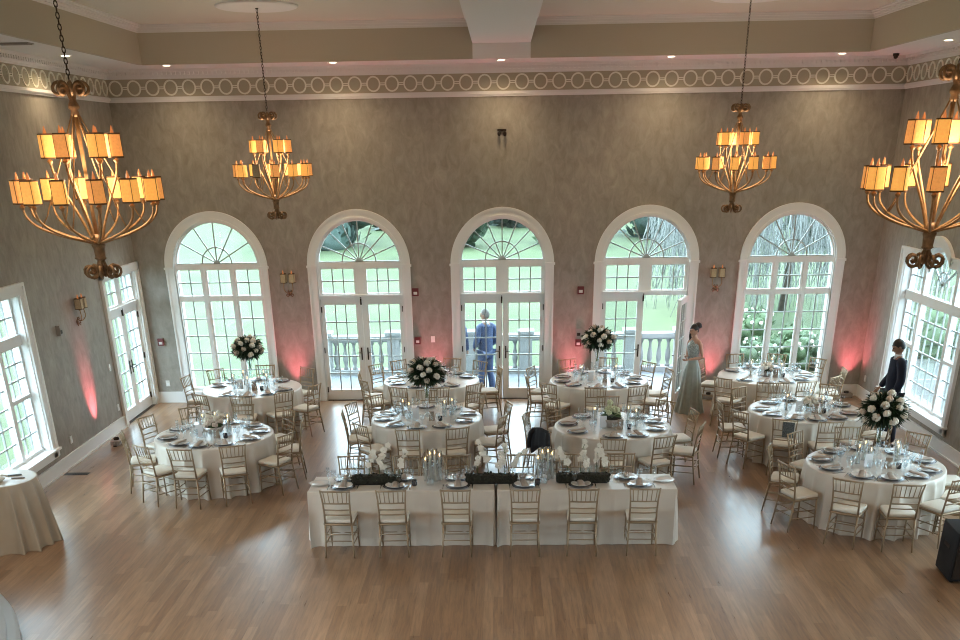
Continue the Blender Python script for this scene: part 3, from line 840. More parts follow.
def bowl_flowers(x, y, kind, bowl_label, fl_label, seed):
    rnd = random.Random(seed)
    b = MB()
    if kind == 'silver': b.lathe([(.07, 0), (.075, .008), (.05, .02), (.11, .06), (.155, .13), (.16, .165), (.152, .165), (.145, .13), (.10, .07), (.001, .05)], 22, cap=False)
    elif kind == 'stone': b.lathe([(.09, 0), (.12, .02), (.165, .09), (.18, .14), (.172, .14), (.155, .09), (.11, .03), (.001, .025)], 22, cap=False)
    else: b.lathe([(.075, 0), (.08, .005), (.09, .11), (.085, .11), (.074, .01), (.001, .008)], 18, cap=False)
    o = b.build('flower_bowl', {'silver': 'silver', 'stone': 'stone', 'box': 'clear', 'low': 'silver'}[kind]); o.location = (x, y, TZ)
    tag(o, bowl_label, 'bowl')
    h = {'silver': .165, 'stone': .14, 'box': .11, 'low': .11}[kind]
    root = empty('flower_arrangement', (x, y, TZ + h), 0, fl_label, 'flowers')
    b = MB()
    if kind == 'stone':
        b.ball((0, 0, -.015), .165, 14, 6, (1, 1, .22)); b.build('moss', 'moss', root)
        for i in range(9):
            a = i * 2.4; r = .03 + .09 * (i / 9); rose_part(root, (r * cos(a), r * sin(a), .06 + .11 * (1 - i / 9) + rnd.uniform(-.02, .03)), rnd.uniform(.042, .058), 'hydrangea')
        rose_part(root, (-.03, .02, .24), .05, 'hydrangea')
        b = MB(); blades(b, (0, 0, .03), 60, .06, .20, .018, 1, -.1, rnd); b.build('foliage', 'fern', root)
    else:
        big = {'silver': .15, 'box': .13, 'low': .14}[kind]
        b.ball((0, 0, 0), big * .6, 10, 6, (1, 1, .7)); blades(b, (0, 0, 0), 130 if kind != 'box' else 40, big * .6, big * (1.35 if kind != 'box' else 1.1), .016, .8, -.2, rnd); b.build('foliage', 'fern' if kind != 'low' else 'leaf', root)
        n = 16 if kind == 'box' else 13
        for i in range(n):
            zz = 1 - 1.0 * (i + .5) / n; rr = sqrt(1 - zz * zz); a = 2.4 * i
            rose_part(root, (big * .85 * rr * cos(a), big * .85 * rr * sin(a), big * .75 * zz + .02), big * rnd.uniform(.24, .34), rnd.choice(['rose', 'blush'] if kind == 'silver' else ['rose']))
        if kind == 'silver':
            for i in range(6):
                a = i * 1.05; rose_part(root, (.12 * cos(a), .12 * sin(a), rnd.uniform(.12, .19)), .03, 'rose')
    return root
bowl_flowers(-4.55, 15.35, 'silver', 'hammered silver footed bowl on the leftmost front table', 'blush and white roses with fern in the silver bowl on the leftmost front table', 31)
bowl_flowers(1.73, 15.72, 'stone', 'grey stone bowl on the centre-right middle table', 'pale green hydrangeas over moss in the stone bowl', 32)
bowl_flowers(5.08, 19.44, 'low', 'low silver bowl on the rightmost rear table', 'white roses with leafy greens in the bowl by the right arched window', 33)
bowl_flowers(5.12, 16.62, 'box', 'clear glass vase on the table behind the nearest right one', 'low dome of white roses in a clear vase before the standing man', 34)

# tapers in glass chimneys, cards, votives around every centre
def mk_chimney():
    b = MB(); b.lathe([(.040, 0), (.042, .003), (.042, .30), (.039, .30), (.039, .006), (.001, .006)], 14, cap=False); return b.build('glass_chimney', 'clear')
def mk_taper():
    b = MB(); b.lathe([(.016, 0), (.011, .012), (.0105, .215), (.006, .222), (.001, .226)], 8); o = b.build('taper_candle', 'wax')
    b = MB(); b.lathe([(.001, .226), (.006, .236), (.0055, .247), (.001, .268)], 7); b.build('flame', 'flame', o); return o
def mk_votive():
    b = MB(); b.lathe([(.028, 0), (.036, .01), (.038, .075), (.034, .075), (.03, .012), (.001, .01)], 12, cap=False); return b.build('votive_holder', 'smoke')
def mk_card():
    root = MB(); root.box(-.055, .055, -.006, .006, .022, .20); o = root.build('table_card', 'card')
    b = MB(); b.rbox(-.045, .045, -.025, .025, 0, .024, .01, 2); b.build('stand', 'clear', o); return o
def mk_kraft():
    b = MB(); b.prism([(-.05, -.03), (.05, -.03), (.0, .0)], lambda x, y: (x, 0, 0), lambda x, y: (x, 0, 0)) if False else None
    b.hexa([(-.045, -.035, 0), (.045, -.035, 0), (.045, .035, 0), (-.045, .035, 0), (-.045, -.004, .15), (.045, -.004, .15), (.045, .004, .15), (-.045, .004, .15)])
    return b.build('tent_card', 'kraft')
CT = {'T1': 5, 'T2': 4, 'T3': 3, 'T4': 4, 'T5': 2, 'T6': 3, 'T7': 3, 'T8': 3, 'T9': 5}
PLW = ['left', 'front', 'right', 'rear', 'front right']
for key, tx, ty, tg, angs in TABLES:
    n = CT[key]; base = {'T1': 200, 'T2': 60, 'T4': 215, 'T6': 160, 'T9': 150}.get(key, 185)
    if key in ('T4',): spots = [(-.40, .12), (-.28, -.10), (.30, .02), (.42, .16)]
    elif key == 'T9': spots = [(-.24, .02), (-.14, -.16), (-.10, .20), (.28, -.02), (.34, .18)]
    elif key == 'T2': spots = [(.20, .16), (.26, -.06), (-.22, .22), (-.05, .34)]
    elif key == 'T6': spots = [(-.28, .10), (.26, .14), (.36, -.06)]
    else: spots = [(.33 * cos(radians(base + 360 * i / n)), .33 * sin(radians(base + 360 * i / n))) for i in range(n)]
    order = sorted(range(n), key=lambda i: spots[i][0])
    for rank, i in enumerate(order):
        x, y = tx + spots[i][0], ty + spots[i][1]
        stamp('chimney', mk_chimney, x, y, TZ, 0, 'glass candle chimney, %s on %s' % (ORD[rank], tg), 'candle holder', 'glass chimneys on ' + tg)
        stamp('taper', mk_taper, x, y, TZ + .007, 0, 'lit ivory taper, chimney %s on %s' % (ORD[rank], tg), 'candle', 'lit tapers on ' + tg)
    stamp('card', mk_card, tx - .17, ty - .20, TZ, .15, 'white table card standing on %s' % tg, 'card', 'white table cards')
    stamp('kraft', mk_kraft, tx + .10, ty - .22, TZ, -.1, 'tan tent card standing on %s' % tg, 'card', 'tan tent cards')
    stamp('votive', mk_votive, tx + .24, ty - .24, TZ, 0, 'dark votive holder by the tan card on %s' % tg, 'candle holder', 'dark votives')

# head table: moss runners, orchids, candle clusters
_orch = {}
def blossom(parent, c, rz, s):
    if 'o' not in _orch:
        b = MB()
        for k in range(5):
            a = 2 * pi * k / 5 + pi / 2; L = 1.0 if k % 2 == 0 else .95; w = .55 if k in (1, 4) else .40
            d = (cos(a), sin(a)); t = (-d[1], d[0])
            P = [(0, 0, 0), (d[0] * .5 + t[0] * w, .08, d[1] * .5 + t[1] * w), (d[0] * L, .02, d[1] * L), (d[0] * .5 - t[0] * w, .08, d[1] * .5 - t[1] * w), (d[0] * .5, -.06, d[1] * .5)]
            b.add([(p[0], p[1], p[2]) for p in P], [(0, 1, 4), (1, 2, 4), (2, 3, 4), (3, 0, 4)], True)
        b.ball((0, -.1, 0), .16, 6, 4)
        o = b.build('blossom', 'orchid', parent); _orch['o'] = o
    else:
        o = _orch['o'].copy(); col.objects.link(o); o.parent = parent
    o.location = c; o.scale = (s, s, s); o.rotation_euler = (random.uniform(-.3, .3), random.uniform(-.5, .5), rz)
RW = ['left', 'middle', 'right']
rr_ = random.Random(5)
for i, (x0, x1) in enumerate(((-2.03, -1.36), (-.50, .19), (.71, 1.42))):
    root = empty('moss_runner', ((x0 + x1) / 2, 12.80, TZ), 0, 'long dark moss box, %s of three along the head table' % RW[i], 'centrepiece', 'moss boxes on the head table')
    w = (x1 - x0) / 2
    b = MB(); b.box(-w + .03, w - .03, -.06, .06, 0, .05); b.build('tray', 'black', root)
    b = MB()
    b.rbox(-w, w, -.075, .075, .005, .115, .04, 4)
    for _ in range(260):
        q = (rr_.uniform(-w, w), rr_.uniform(-.08, .08), rr_.uniform(.03, .12)); b.ball(q, rr_.uniform(.010, .022), 5, 3)
    b.build('moss', 'moss', root)
    stems = [(-w * .55, .02, .36), (-w * .1, .03, .46), (w * .25, -.01, .30), (w * .5, .03, .40), (w * .8, .0, .33)]
    if i == 0: stems = [(-w * .3, .02, .33), (w * .1, .03, .42), (w * .45, -.01, .28), (w * .9, .02, .33)]
    for k, (sx, sy, h) in enumerate(stems):
        st = empty('orchid_stem', ((x0 + x1) / 2 + sx, 12.80 + sy, TZ + .11), 0, 'white orchid stem, %s in the %s moss box' % (ORD[k], RW[i]), 'flowers', 'orchid stems in the %s moss box' % RW[i])
        lean = rr_.uniform(-.12, .14)
        b = MB(); b.tube([(0, 0, -.03), (lean * .2, 0, h * .4), (lean * .6, -.01, h * .75), (lean * 1.3, -.02, h * .92)], .004, 5); b.build('stem', 'stem', st)
        for q in range(4):
            t = .45 + .18 * q; s = rr_.uniform(.046, .060) * (1.15 - .1 * q if i else 1)
            blossom(st, (lean * (t ** 1.5) * 1.4 + rr_.uniform(-.025, .025), -.03 + rr_.uniform(-.03, .02), h * min(t, .97)), rr_.uniform(-.6, .6), s)
for g, (cx_, cy_) in enumerate(((-.95, 12.90), (.56, 12.93))):
    sp = [(-.09, .0, .36), (-.03, .06, .42), (.04, -.02, .45), (.10, .04, .40)]
    w = 'left' if g == 0 else 'right'
    for k, (dx, dy, h) in enumerate(sp):
        b = MB(); b.lathe([(.034, 0), (.036, .003), (.036, h), (.033, h), (.033, .006), (.001, .006)], 14, cap=False)
        o = b.build('glass_cylinder', 'clear'); o.location = (cx_ + dx, cy_ + dy, TZ)
        tag(o, 'tall glass cylinder, %s in the %s head-table candle cluster' % (ORD[k], w), 'candle holder', 'glass cylinders in the %s cluster' % w)
        hh = h - .09
        b = MB(); b.lathe([(.018, 0), (.012, .012), (.0115, hh), (.007, hh + .006), (.001, hh + .01)], 8); o = b.build('taper_candle', 'wax'); o.location = (cx_ + dx, cy_ + dy, TZ + .007)
        b = MB(); b.lathe([(.001, hh + .01), (.007, hh + .02), (.006, hh + .032), (.001, hh + .055)], 7); b.build('flame', 'flame', o)
        tag(o, 'lit ivory taper, %s in the %s head-table candle cluster' % (ORD[k], w), 'candle', 'tapers in the %s cluster' % w)
    b = MB(); b.lathe([(.03, 0), (.05, .015), (.055, .05), (.035, .085), (.03, .10), (.026, .10), (.032, .083), (.05, .05), (.001, .012)], 16, cap=False)
    o = b.build('glass_bowl', 'clear'); o.location = (cx_ - .02, cy_ - .20, TZ)
    tag(o, 'small round glass bowl before the %s candle cluster' % w, 'bowl')
for x, w in ((-1.18, 'left'), (.46, 'right')):
    stamp('votive', mk_votive, x, 12.70, TZ, 0, 'dark votive holder beside the %s candle cluster on the head table' % w, 'candle holder', 'dark votives on the head table')

# jacket over a chair, slate sign hung on a chair back
def local(base, p):
    x, y, rz = base; return (x + p[0] * cos(rz) - p[1] * sin(rz), y + p[0] * sin(rz) + p[1] * cos(rz), p[2])
b = MB(); n = 14; m_ = 13; vs = []; rj = random.Random(3)
prof = [(-.315, .60), (-.318, .68), (-.312, .76), (-.305, .84), (-.298, .905), (-.280, .937), (-.258, .940), (-.238, .915), (-.218, .85), (-.207, .77), (-.200, .70)]
m_ = len(prof)
for j, (yy, zz) in enumerate(prof):
    for i in range(n + 1):
        u = -1 + 2 * i / n; edge = abs(u) ** 2
        wob = .012 * sin(5 * u + j * .6) + .008 * sin(11 * u)
        side = -1 if yy < -.26 else 1
        vs.append(local(JACKET, (u * (.19 + .012 * sin(j * 1.3)), yy + side * wob * .6, zz - .035 * edge + (.05 * sin(2.5 * u + 1) if j in (0, m_ - 1) else 0))))
fs = []
for j in range(m_ - 1):
    for i in range(n): a = j * (n + 1) + i; fs.append((a, a + 1, a + n + 2, a + n + 1))
b.add(vs, fs, True)
for sx in (-1, 1):
    b.tube([local(JACKET, (sx * .17, -.285, .90)), local(JACKET, (sx * .215, -.315, .82)), local(JACKET, (sx * .235, -.33, .70)), local(JACKET, (sx * .22, -.335, .60))], [.035, .042, .04, .034], 8)
o = b.build('jacket', 'black'); tag(o, 'black jacket draped over a chair back left of the stone-bowl table', 'jacket')
sm = o.modifiers.new('thick', 'SOLIDIFY'); sm.thickness = .008
b = MB(); P = [(-.02, .64), (.155, .64), (.155, .885), (-.02, .885)]
b.hexa([local(SIGN, (p[0], -.262 - (p[1] - .64) * .10, p[1])) for p in P] + [local(SIGN, (p[0], -.272 - (p[1] - .64) * .10, p[1])) for p in P])
o = b.build('hanging_sign', 'slate'); tag(o, 'small dark slate sign hung on a gold chair back', 'sign')

# ------------------------------------------------------------------ cocktail table, speaker, step, floor bits
o = round_cloth(-6.71, 12.70, 'champagne cloth over the small round table at the left edge', r=.43, h=.91, nf=14, amp=.13, seg=200, m='cloth_warm', flare=.05, seed=4)
o['group'] = ''; del o['group']
b = MB(); b.lathe([(.035, 0), (.045, .004), (.075, .03), (.06, .05), (.02, .055), (.001, .05)], 14); b.tube([(-.05, .05, .03), (.0, .11, .05), (.07, .1, .03)], .012, 6)
o = b.build('crumpled_napkin', 'cushion'); o.location = (-6.69, 12.57, .912); tag(o, 'crumpled white napkin on the small round table at left', 'napkin')
for dx, dy, a, w in ((.06, .22, .3, 'rear'), (.16, .10, .1, 'front')):
    b = MB(); b.rbox(-.09, .09, -.02, .02, 0, .012, .01, 2); o = b.build('pen_case', 'slate' if w == 'rear' else 'grey_plastic'); o.location = (-6.66 + dx, 12.60 + dy, .913); o.rotation_euler = (0, 0, a)
    tag(o, 'slim dark case lying %s on the small round table' % ('at the back' if w == 'rear' else 'near the middle'), 'case')
sp = empty('subwoofer_speaker', (5.68, 11.30, 0), radians(-5), 'black floor speaker box at the right edge of the dance floor', 'speaker')
b = MB(); b.rbox(-.30, .30, -.27, .27, .03, .64, .025, 3); b.build('cabinet', 'black', sp)
b = MB(); b.box(-.27, .27, -.285, -.268, .07, .60); b.build('grille', 'iron', sp)
b = MB()
for sx in (-1, 1):
    for sy in (-1, 1): b.lathe([(.025, 0), (.02, .032)], 10, (sx * .24, sy * .2, 0))
b.build('feet', 'iron', sp)
b = MB(); b.box(-.304, -.298, -.10, .10, .38, .43); b.build('handle', 'iron', sp)
b = MB()
b.lathe([(4.20, 0), (4.20, .14), (4.17, .155), (4.17, .17), (.1, .17)], 160, (-9.10, 7.81, 0)); 
b.lathe([(4.02, .17), (4.02, .31), (3.99, .325), (3.99, .34), (.1, .34)], 160, (-9.0, 7.75, 0))
bm_v = [(max(v[0], XL + .01), v[1], v[2]) for v in b.v]; b.v = bm_v
st = b.build('trim_13', 'tread'); struct(st)
st.name = 'trim_13'
b = MB(); b.box(-7.33, -6.93, 15.84, 15.98, 0, .004)
for k in range(14): b.box(-7.31 + k * .027, -7.295 + k * .027, 15.86, 15.96, .004, .007)
o = b.build('floor_vent', 'iron'); tag(o, 'black floor vent grille by the left baseboard', 'vent')
b = MB(); b.box(-6.95, -6.48, 15.72, 15.92, ZC - .012, ZC)
for k in range(6): b.box(-6.93, -6.50, 15.735 + k * .03, 15.75 + k * .03, ZC - .02, ZC - .01)
o = b.build('ceiling_vent', 'grey_plastic'); tag(o, 'dark slotted air vent in the left soffit', 'vent')

# ------------------------------------------------------------------ chandeliers
def qp(P, n=8):          # smooth curve through points (Catmull-Rom)
    P = [Vector(p) for p in P]; out = []
    for i in range(len(P) - 1):
        p0 = P[max(i - 1, 0)]; p1 = P[i]; p2 = P[i + 1]; p3 = P[min(i + 2, len(P) - 1)]
        for k in range(n):
            t = k / n
            out.append(.5 * ((2 * p1) + (-p0 + p2) * t + (2 * p0 - 5 * p1 + 4 * p2 - p3) * t * t + (-p0 + 3 * p1 - 3 * p2 + p3) * t ** 3))
    out.append(P[-1]); return out
def shade_mesh(b, hw, h):
    n = 24; L = []
    for k in range(n):
        a = 2 * pi * k / n; c, s = cos(a), sin(a); e = .45
        L.append((hw * (abs(c) ** e) * (1 if c >= 0 else -1), hw * (abs(s) ** e) * (1 if s >= 0 else -1)))
    vs = []
    for z, f in ((0, 1.03), (h, .97), (h, .93), (0, .99)): vs += [(x * f, y * f, z) for x, y in L]
    fs = []
    for i in range(4):
        for k in range(n):
            j = (k + 1) % n; fs.append((i * n + k, i * n + j, ((i + 1) % 4) * n + j, ((i + 1) % 4) * n + k))
    b.add(vs, fs, False)
    return L
def shade_trim(b, L, h):
    n = len(L)
    for z0, z1, f in ((-.004, .008, 1.05), (h - .008, h + .004, .99)):
        vs = []
        for z, g in ((z0, f), (z1, f), (z1, f * .93), (z0, f * .93)): vs += [(x * g, y * g, z) for x, y in L]
        fs = []
        for i in range(4):
            for k in range(n):
                j = (k + 1) % n; fs.append((i * n + k, i * n + j, ((i + 1) % 4) * n + j, ((i + 1) % 4) * n + k))
        b.add(vs, fs, False)
    for k in range(3, n, 6):
        x, y = L[k]; b.tube([(x * 1.03, y * 1.03, 0), (x * .98, y * .98, h)], .0032, 4)
def volute(b, a, r0, z0, sgn, R, w=.016):
    """a scroll leaving the axis at r0,z0, rising and curling outwards; sgn=+1 up, -1 down"""
    pts = [(r0, z0), (r0 + .006, z0 + sgn * R * .7), (r0 + R * .35, z0 + sgn * R * 1.5)]
    cxv, czv = r0 + R * 1.05, z0 + sgn * R * 1.55
    for k in range(15):
        t = radians(160 - k * 34); rr = R * .80 * (1 - k / 17)
        pts.append((cxv + rr * cos(t), czv + sgn * rr * sin(t)))
    b.tube([(p[0] * cos(a), p[0] * sin(a), p[1]) for p in pts], [w * .6, w * .7, w * .8] + [w * (.85 + .02 * k) for k in range(15)], 6)
SHW = .060
def make_chandelier():
    root = empty('chandelier', (0, 0, ZT)); Z = lambda z: z - ZT
    b = MB(); b.lathe([(.09, 0), (.085, -.02), (.03, -.035), (.015, -.05)], 18); b.build('canopy', 'iron', root)
    b = MB(); z = -.05; k = 0
    while z > Z(5.32):
        ring = []
        for q in range(9):
            a = 2 * pi * q / 8; u, v = .013 * cos(a), .026 * sin(a)
            ring.append((u, 0, z - .02 + v) if k % 2 == 0 else (0, u, z - .02 + v))
        b.tube(ring, .0045, 4, cap=False); z -= .040; k += 1
    b.build('chain', 'iron', root)
    b = MB()
    for k in range(8): volute(b, 2 * pi * k / 8 + .2, .012, Z(5.12), 1, .080, .015)
    b.lathe([(.02, Z(5.30)), (.03, Z(5.24)), (.02, Z(5.18)), (.045, Z(5.13)), (.05, Z(5.11)), (.03, Z(5.09)), (.038, Z(5.06)), (.02, Z(5.04))], 12); b.build('scroll_crown', 'giltdark', root)
    b = MB(); b.lathe([(.02, Z(5.06)), (.017, Z(4.9)), (.014, Z(4.4)), (.02, Z(4.1))], 10); b.build('column', 'gilt', root)
    b = MB(); b.lathe([(.03, Z(4.12)), (.055, Z(4.08)), (.05, Z(4.045)), (.062, Z(4.03)), (.05, Z(4.00)), (.045, Z(3.93)), (.055, Z(3.92)), (.03, Z(3.90))], 14); b.build('hub', 'giltdark', root)
    b = MB()
    for k in range(8): volute(b, 2 * pi * k / 8, .02, Z(3.95), -1, .085, .0135)
    b.lathe([(.03, Z(3.92)), (.035, Z(3.86)), (.02, Z(3.80)), (.001, Z(3.78))], 10); b.build('scroll_finial', 'giltdark', root)
    b = MB()
    for k in range(6):
        a = 2 * pi * (k + .25) / 6
        b.tube([(r * cos(a), r * sin(a), Z(zz)) for r, zz in ((.02, 5.08), (.12, 4.85), (.26, 4.55), (.38, 4.28), (.44, 4.19))], .0065, 5)
    b.build('brace', 'gilt', root)
    def arm(a, prof, zs, hw, h, mt):
        b = MB(); P = qp([(r * cos(a), r * sin(a), Z(zz)) for r, zz in prof], 5); n = len(P)
        b.tube(P, [.013 - .003 * i / n for i in range(n)], 6)
        r, zz = prof[-1]; c = (r * cos(a), r * sin(a), 0)
        b.lathe([(.008, Z(zs - .05)), (.026, Z(zs - .025)), (.022, Z(zs - .018)), (.010, Z(zs - .012)), (.010, Z(zs + h - .02))], 8, c)
        am = b.build('arm', 'gilt', root)
        b = MB(); L = shade_mesh(b, hw, h); s_ = b.build('shade', mt, am)
        b2 = MB(); shade_trim(b2, L, h); b2.build('shade_trim', 'trimbrown', am)
        b3 = MB(); b3.lathe([(.011, h - .03), (.016, h + .005), (.012, h + .03), (.002, h + .062)], 8); b3.build('bulb', 'bulb', am)
        for ch in am.children:
            ch.location = (c[0], c[1], Z(zs)); ch.rotation_euler = (0, 0, a + .3)
    for k in range(12):
        a = 2 * pi * (k + .5) / 12
        arm(a, [(.045, 4.05), (.12, 4.07), (.30, 4.12), (.46, 4.19), (.545, 4.27), (.565, 4.35)], 4.385, SHW, .185, 'shade' if k % 3 else 'shade2')
    for k in range(6):
        a = 2 * pi * (k + .12) / 6
        arm(a, [(.04, 4.06), (.085, 4.2), (.17, 4.40), (.25, 4.58), (.272, 4.69)], 4.73, SHW, .185, 'shade' if k % 2 else 'shade2')
    return root
CHD = make_chandelier()
spec = [(-3.71, 17.73, .0, 'gilt chandelier with amber shades, rear left, one shade unlit'), (3.75, 17.73, .55, 'gilt chandelier with amber shades hanging at rear right'),
        (-3.63, 9.50, .2, 'large gilt chandelier with amber shades in the near left corner'), (3.75, 9.45, .9, 'large gilt chandelier cut off by the right edge')]
for i, (x, y, rz, lab) in enumerate(spec):
    o = CHD if i == 0 else copy_tree(CHD)
    o.location = (x, y, ZT); o.rotation_euler = (0, 0, rz)
    tag(o, lab, 'chandelier', 'amber-shaded chandeliers')
    b = MB(); b.lathe([(.01, ZT), (.62, ZT), (.62, ZT - .02), (.58, ZT - .035), (.55, ZT - .02), (.5, ZT - .03), (.42, ZT - .02), (.2, ZT - .035), (.01, ZT - .035)], 48, (x, y, 0))
    md = struct(b.build('trim_%d' % (14 + i), 'soffit'))
# one unlit shade on the rear left chandelier
arms = [c for c in CHD.children if c.name.split('.')[0] == 'arm']
best = min(arms[:12], key=lambda a: abs(sum(v.co.x for v in a.data.vertices) / len(a.data.vertices)) + (sum(v.co.y for v in a.data.vertices) / len(a.data.vertices)))
for ch in best.children:
    if ch.name.startswith('shade') and 'trim' not in ch.name:
        ch.data = ch.data.copy(); ch.data.materials[0] = M['shadeoff']; ch['label'] = 'unlit tan shade'

# ------------------------------------------------------------------ sconces and small wall fittings
def make_sconce():
    root = empty('wall_sconce', (0, 0, 0))       # local -y points into the room
    b = MB(); b.lathe([(.001, 0), (.04, .0), (.03, .02), (.001, .03)], 12)
    b.v = [(v[0], -v[2], v[1]) for v in b.v]
    for sg in (-1, 1):
        b.tube([(0, -.02, -.02), (sg * .05, -.03, -.06), (sg * .075, -.03, -.03), (sg * .055, -.03, .0), (sg * .035, -.03, -.02)], .010, 6)
        b.tube([(0, -.02, .02), (sg * .04, -.03, .05), (sg * .02, -.03, .075)], .009, 6)
    b.build('back_plate', 'giltdark', root)
    for sg in (-1, 1):
        b = MB(); b.tube(qp([(0, -.03, .03), (sg * .03, -.09, .02), (sg * .09, -.13, .09), (sg * .085, -.12, .20)], 4), .008, 6); b.lathe([(.01, .0), (.02, .02), (.009, .03), (.009, .2)], 8, (sg * .085, -.12, .19)); am = b.build('arm', 'gilt', root)
        b = MB(); L = shade_mesh(b, .06, .17); s_ = b.build('shade', 'shadeoff', am); s_.location = (sg * .085, -.12, .22)
        b = MB(); shade_trim(b, L, .17); s_ = b.build('shade_trim', 'trimbrown', am); s_.location = (sg * .085, -.12, .22)
        b = MB(); b.lathe([(.010, .15), (.015, .18), (.011, .21), (.002, .235)], 8); s_ = b.build('bulb', 'bulb', am); s_.location = (sg * .085, -.12, .22)
    return root
sc0 = make_sconce()
for i, (loc, rz, lab) in enumerate((((-4.315, D, 2.17), 0, 'twin-shade gilt sconce between the leftmost arched window and the first glass doors'), ((4.29, D, 2.17), 0, 'twin-shade gilt sconce between the open doors and the right arched window'), ((XL, 17.73, 2.17), pi / 2, 'twin-shade gilt sconce on the left side wall'))):
    o = sc0 if i == 0 else copy_tree(sc0); o.location = loc; o.rotation_euler = (0, 0, rz); tag(o, lab, 'wall lamp', 'gilt wall sconces')
def fitting(name, m, fm, s, z, w, h, d, label, cat, face=None, fmat=None, group=None):
    b = MB(); sbar(b, fm, s - w / 2, s + w / 2, z - h / 2, z + h / 2, -d, 0); o = b.build(name, m); tag(o, label, cat, group)
    if face:
        b = MB(); sbar(b, fm, s - w * .28, s + w * .28, z - h * .30, z + h * .05, -d - .006, -d); b.build(face, fmat, o)
    return o
fitting('fire_alarm', 'red', BACK, -1.76, 2.17, .13, .15, .05, 'red fire alarm box left of the centre doors', 'alarm', 'strobe', 'white_plastic', 'red fire alarms')
fitting('fire_alarm', 'red', BACK, 1.585, 2.165, .13, .15, .05, 'red fire alarm box right of the centre doors', 'alarm', 'strobe', 'white_plastic', 'red fire alarms')
fitting('pull_station', 'red', BACK, -1.755, 1.22, .12, .14, .05, 'dark red pull station beside the first glass doors', 'alarm', 'lever', 'white_plastic')
fitting('wall_panel', 'grey_plastic', BACK, 1.57, 1.33, .12, .17, .03, 'grey wall panel above the third rear table bouquet', 'switch', 'keypad', 'iron')
fitting('pull_station', 'red', BACK, 1.565, 1.14, .12, .14, .05, 'red pull station half hidden by the third rear table bouquet', 'alarm', 'lever', 'white_plastic')
fitting('light_switch', 'white_plastic', BACK, -1.438, 1.24, .08, .12, .012, 'white light switch left of the centre doors', 'switch', 'toggle', 'china')
fitting('pull_station', 'red', BACK, -7.115, 1.25, .12, .14, .05, 'dark red pull station by the left corner', 'alarm', 'lever', 'white_plastic')
fitting('wall_outlet', 'white_plastic', BACK, -7.11, .40, .08, .12, .012, 'white outlet low by the left corner of the back wall', 'outlet', 'socket', 'card')
fitting('wall_outlet', 'white_plastic', LEFT, 16.52, .42, .08, .12, .012, 'white outlet on the left wall near the big window', 'outlet', 'socket', 'card')
fitting('motion_sensor', 'grey_plastic', LEFT, 16.85, 2.16, .10, .16, .07, 'grey sensor box left of the side-wall sconce', 'sensor', 'lens', 'iron')
fitting('light_switch', 'white_plastic', LEFT, 18.78, 1.18, .08, .12, .012, 'white light switch left of the side glass doors', 'switch', 'toggle', 'china')
fitting('wall_outlet', 'white_plastic', LEFT, 18.85, .42, .08, .12, .012, 'white outlet low on the left wall beside the doors', 'outlet', 'socket', 'card')
fitting('wall_outlet', 'white_plastic', RIGHT, 20.75, .42, .08, .12, .012, 'white outlet on the right wall by the corner', 'outlet', 'socket', 'card')
b = MB()
for dx in (-.045, .06):
    b.ball((dx, D - .09, 4.99 - abs(dx) * .2), .035, 8, 6, (1, 1.2, 1.3)); b.tube([(dx, D - .08, 5.0), (dx * .6, D, 5.04)], .012, 6)
b.box(-.08, .09, D - .03, D, 5.02, 5.06)
o = b.build('security_light', 'iron'); tag(o, 'small black twin-head fixture high on the back wall', 'camera')
b = MB(); b.lathe([(.055, ZC), (.055, ZC - .03), (.045, ZC - .045)], 16, (7.0, 20.55, 0)); b.ball((7.0, 20.55, ZC - .045), .042, 12, 8)
o = b.build('dome_camera', 'iron'); tag(o, 'small black dome camera in the right corner of the soffit', 'camera')
def downlight(i, x, y, label):
    b = MB(); b.lathe([(.10, ZC), (.10, ZC - .006), (.075, ZC - .008), (.072, ZC - .002)], 22, (x, y, 0), cap=False); o = b.build('downlight', 'white_plastic')
    b = MB(); b.lathe([(.073, ZC - .003), (.06, ZC - .004), (.001, ZC - .004)], 22, (x, y, 0), cap=False); b.build('lens', 'led', o)
    tag(o, label, 'ceiling light', 'recessed soffit downlights')
    return o
DL = [(-5.94, 20.22, 'leftmost'), (-2.98, 20.26, 'second'), (0, 20.33, 'third'), (2.99, 20.30, 'fourth'), (5.99, 20.35, 'fifth')]
for i, (x, y, w) in enumerate(DL): downlight(i, x, y, 'round recessed downlight, %s%s along the back soffit' % (w, '' if i == 0 else ' from left'))
downlight(5, -6.83, 17.9, 'round recessed downlight in the left soffit behind the chandelier chain')
downlight(6, 6.92, 18.05, 'round recessed downlight in the right soffit')
UPL = [(-7.08, 17.72, 1, 'on the floor by the left wall'), (-4.32, D - .22, 0, 'under the sconce by the first glass doors'), (-1.42, D - .22, 0, 'on the floor left of the centre doors'), (1.44, D - .22, 0, 'on the floor right of the centre doors'), (4.30, D - .22, 0, 'behind the woman in the long gown'), (7.16, D - .22, 0, 'in the right corner')]
for x, y, side, w in UPL:
    root = empty('uplight', (x, y, 0), pi / 2 if side else 0, 'low black uplight %s' % w, 'uplight', 'pink floor uplights')
    b = MB(); b.rbox(-.12, .12, -.08, .08, .02, .10, .015, 2); b.build('housing', 'grey_plastic', root)
    b = MB(); b.lathe([(.05, .10), (.052, .135), (.046, .135), (.044, .10)], 14, cap=False); b.build('snoot', 'iron', root)
    b = MB(); b.lathe([(.042, .101), (.042, .104), (.001, .104)], 14, (0, .0, 0), cap=False); b.build('lens', 'pinkled', root)
    b = MB(); b.box(-.13, -.115, -.03, .03, 0, .09); b.box(.115, .13, -.03, .03, 0, .09); b.box(-.13, .13, -.03, .03, 0, .02); b.build('bracket', 'steel', root)
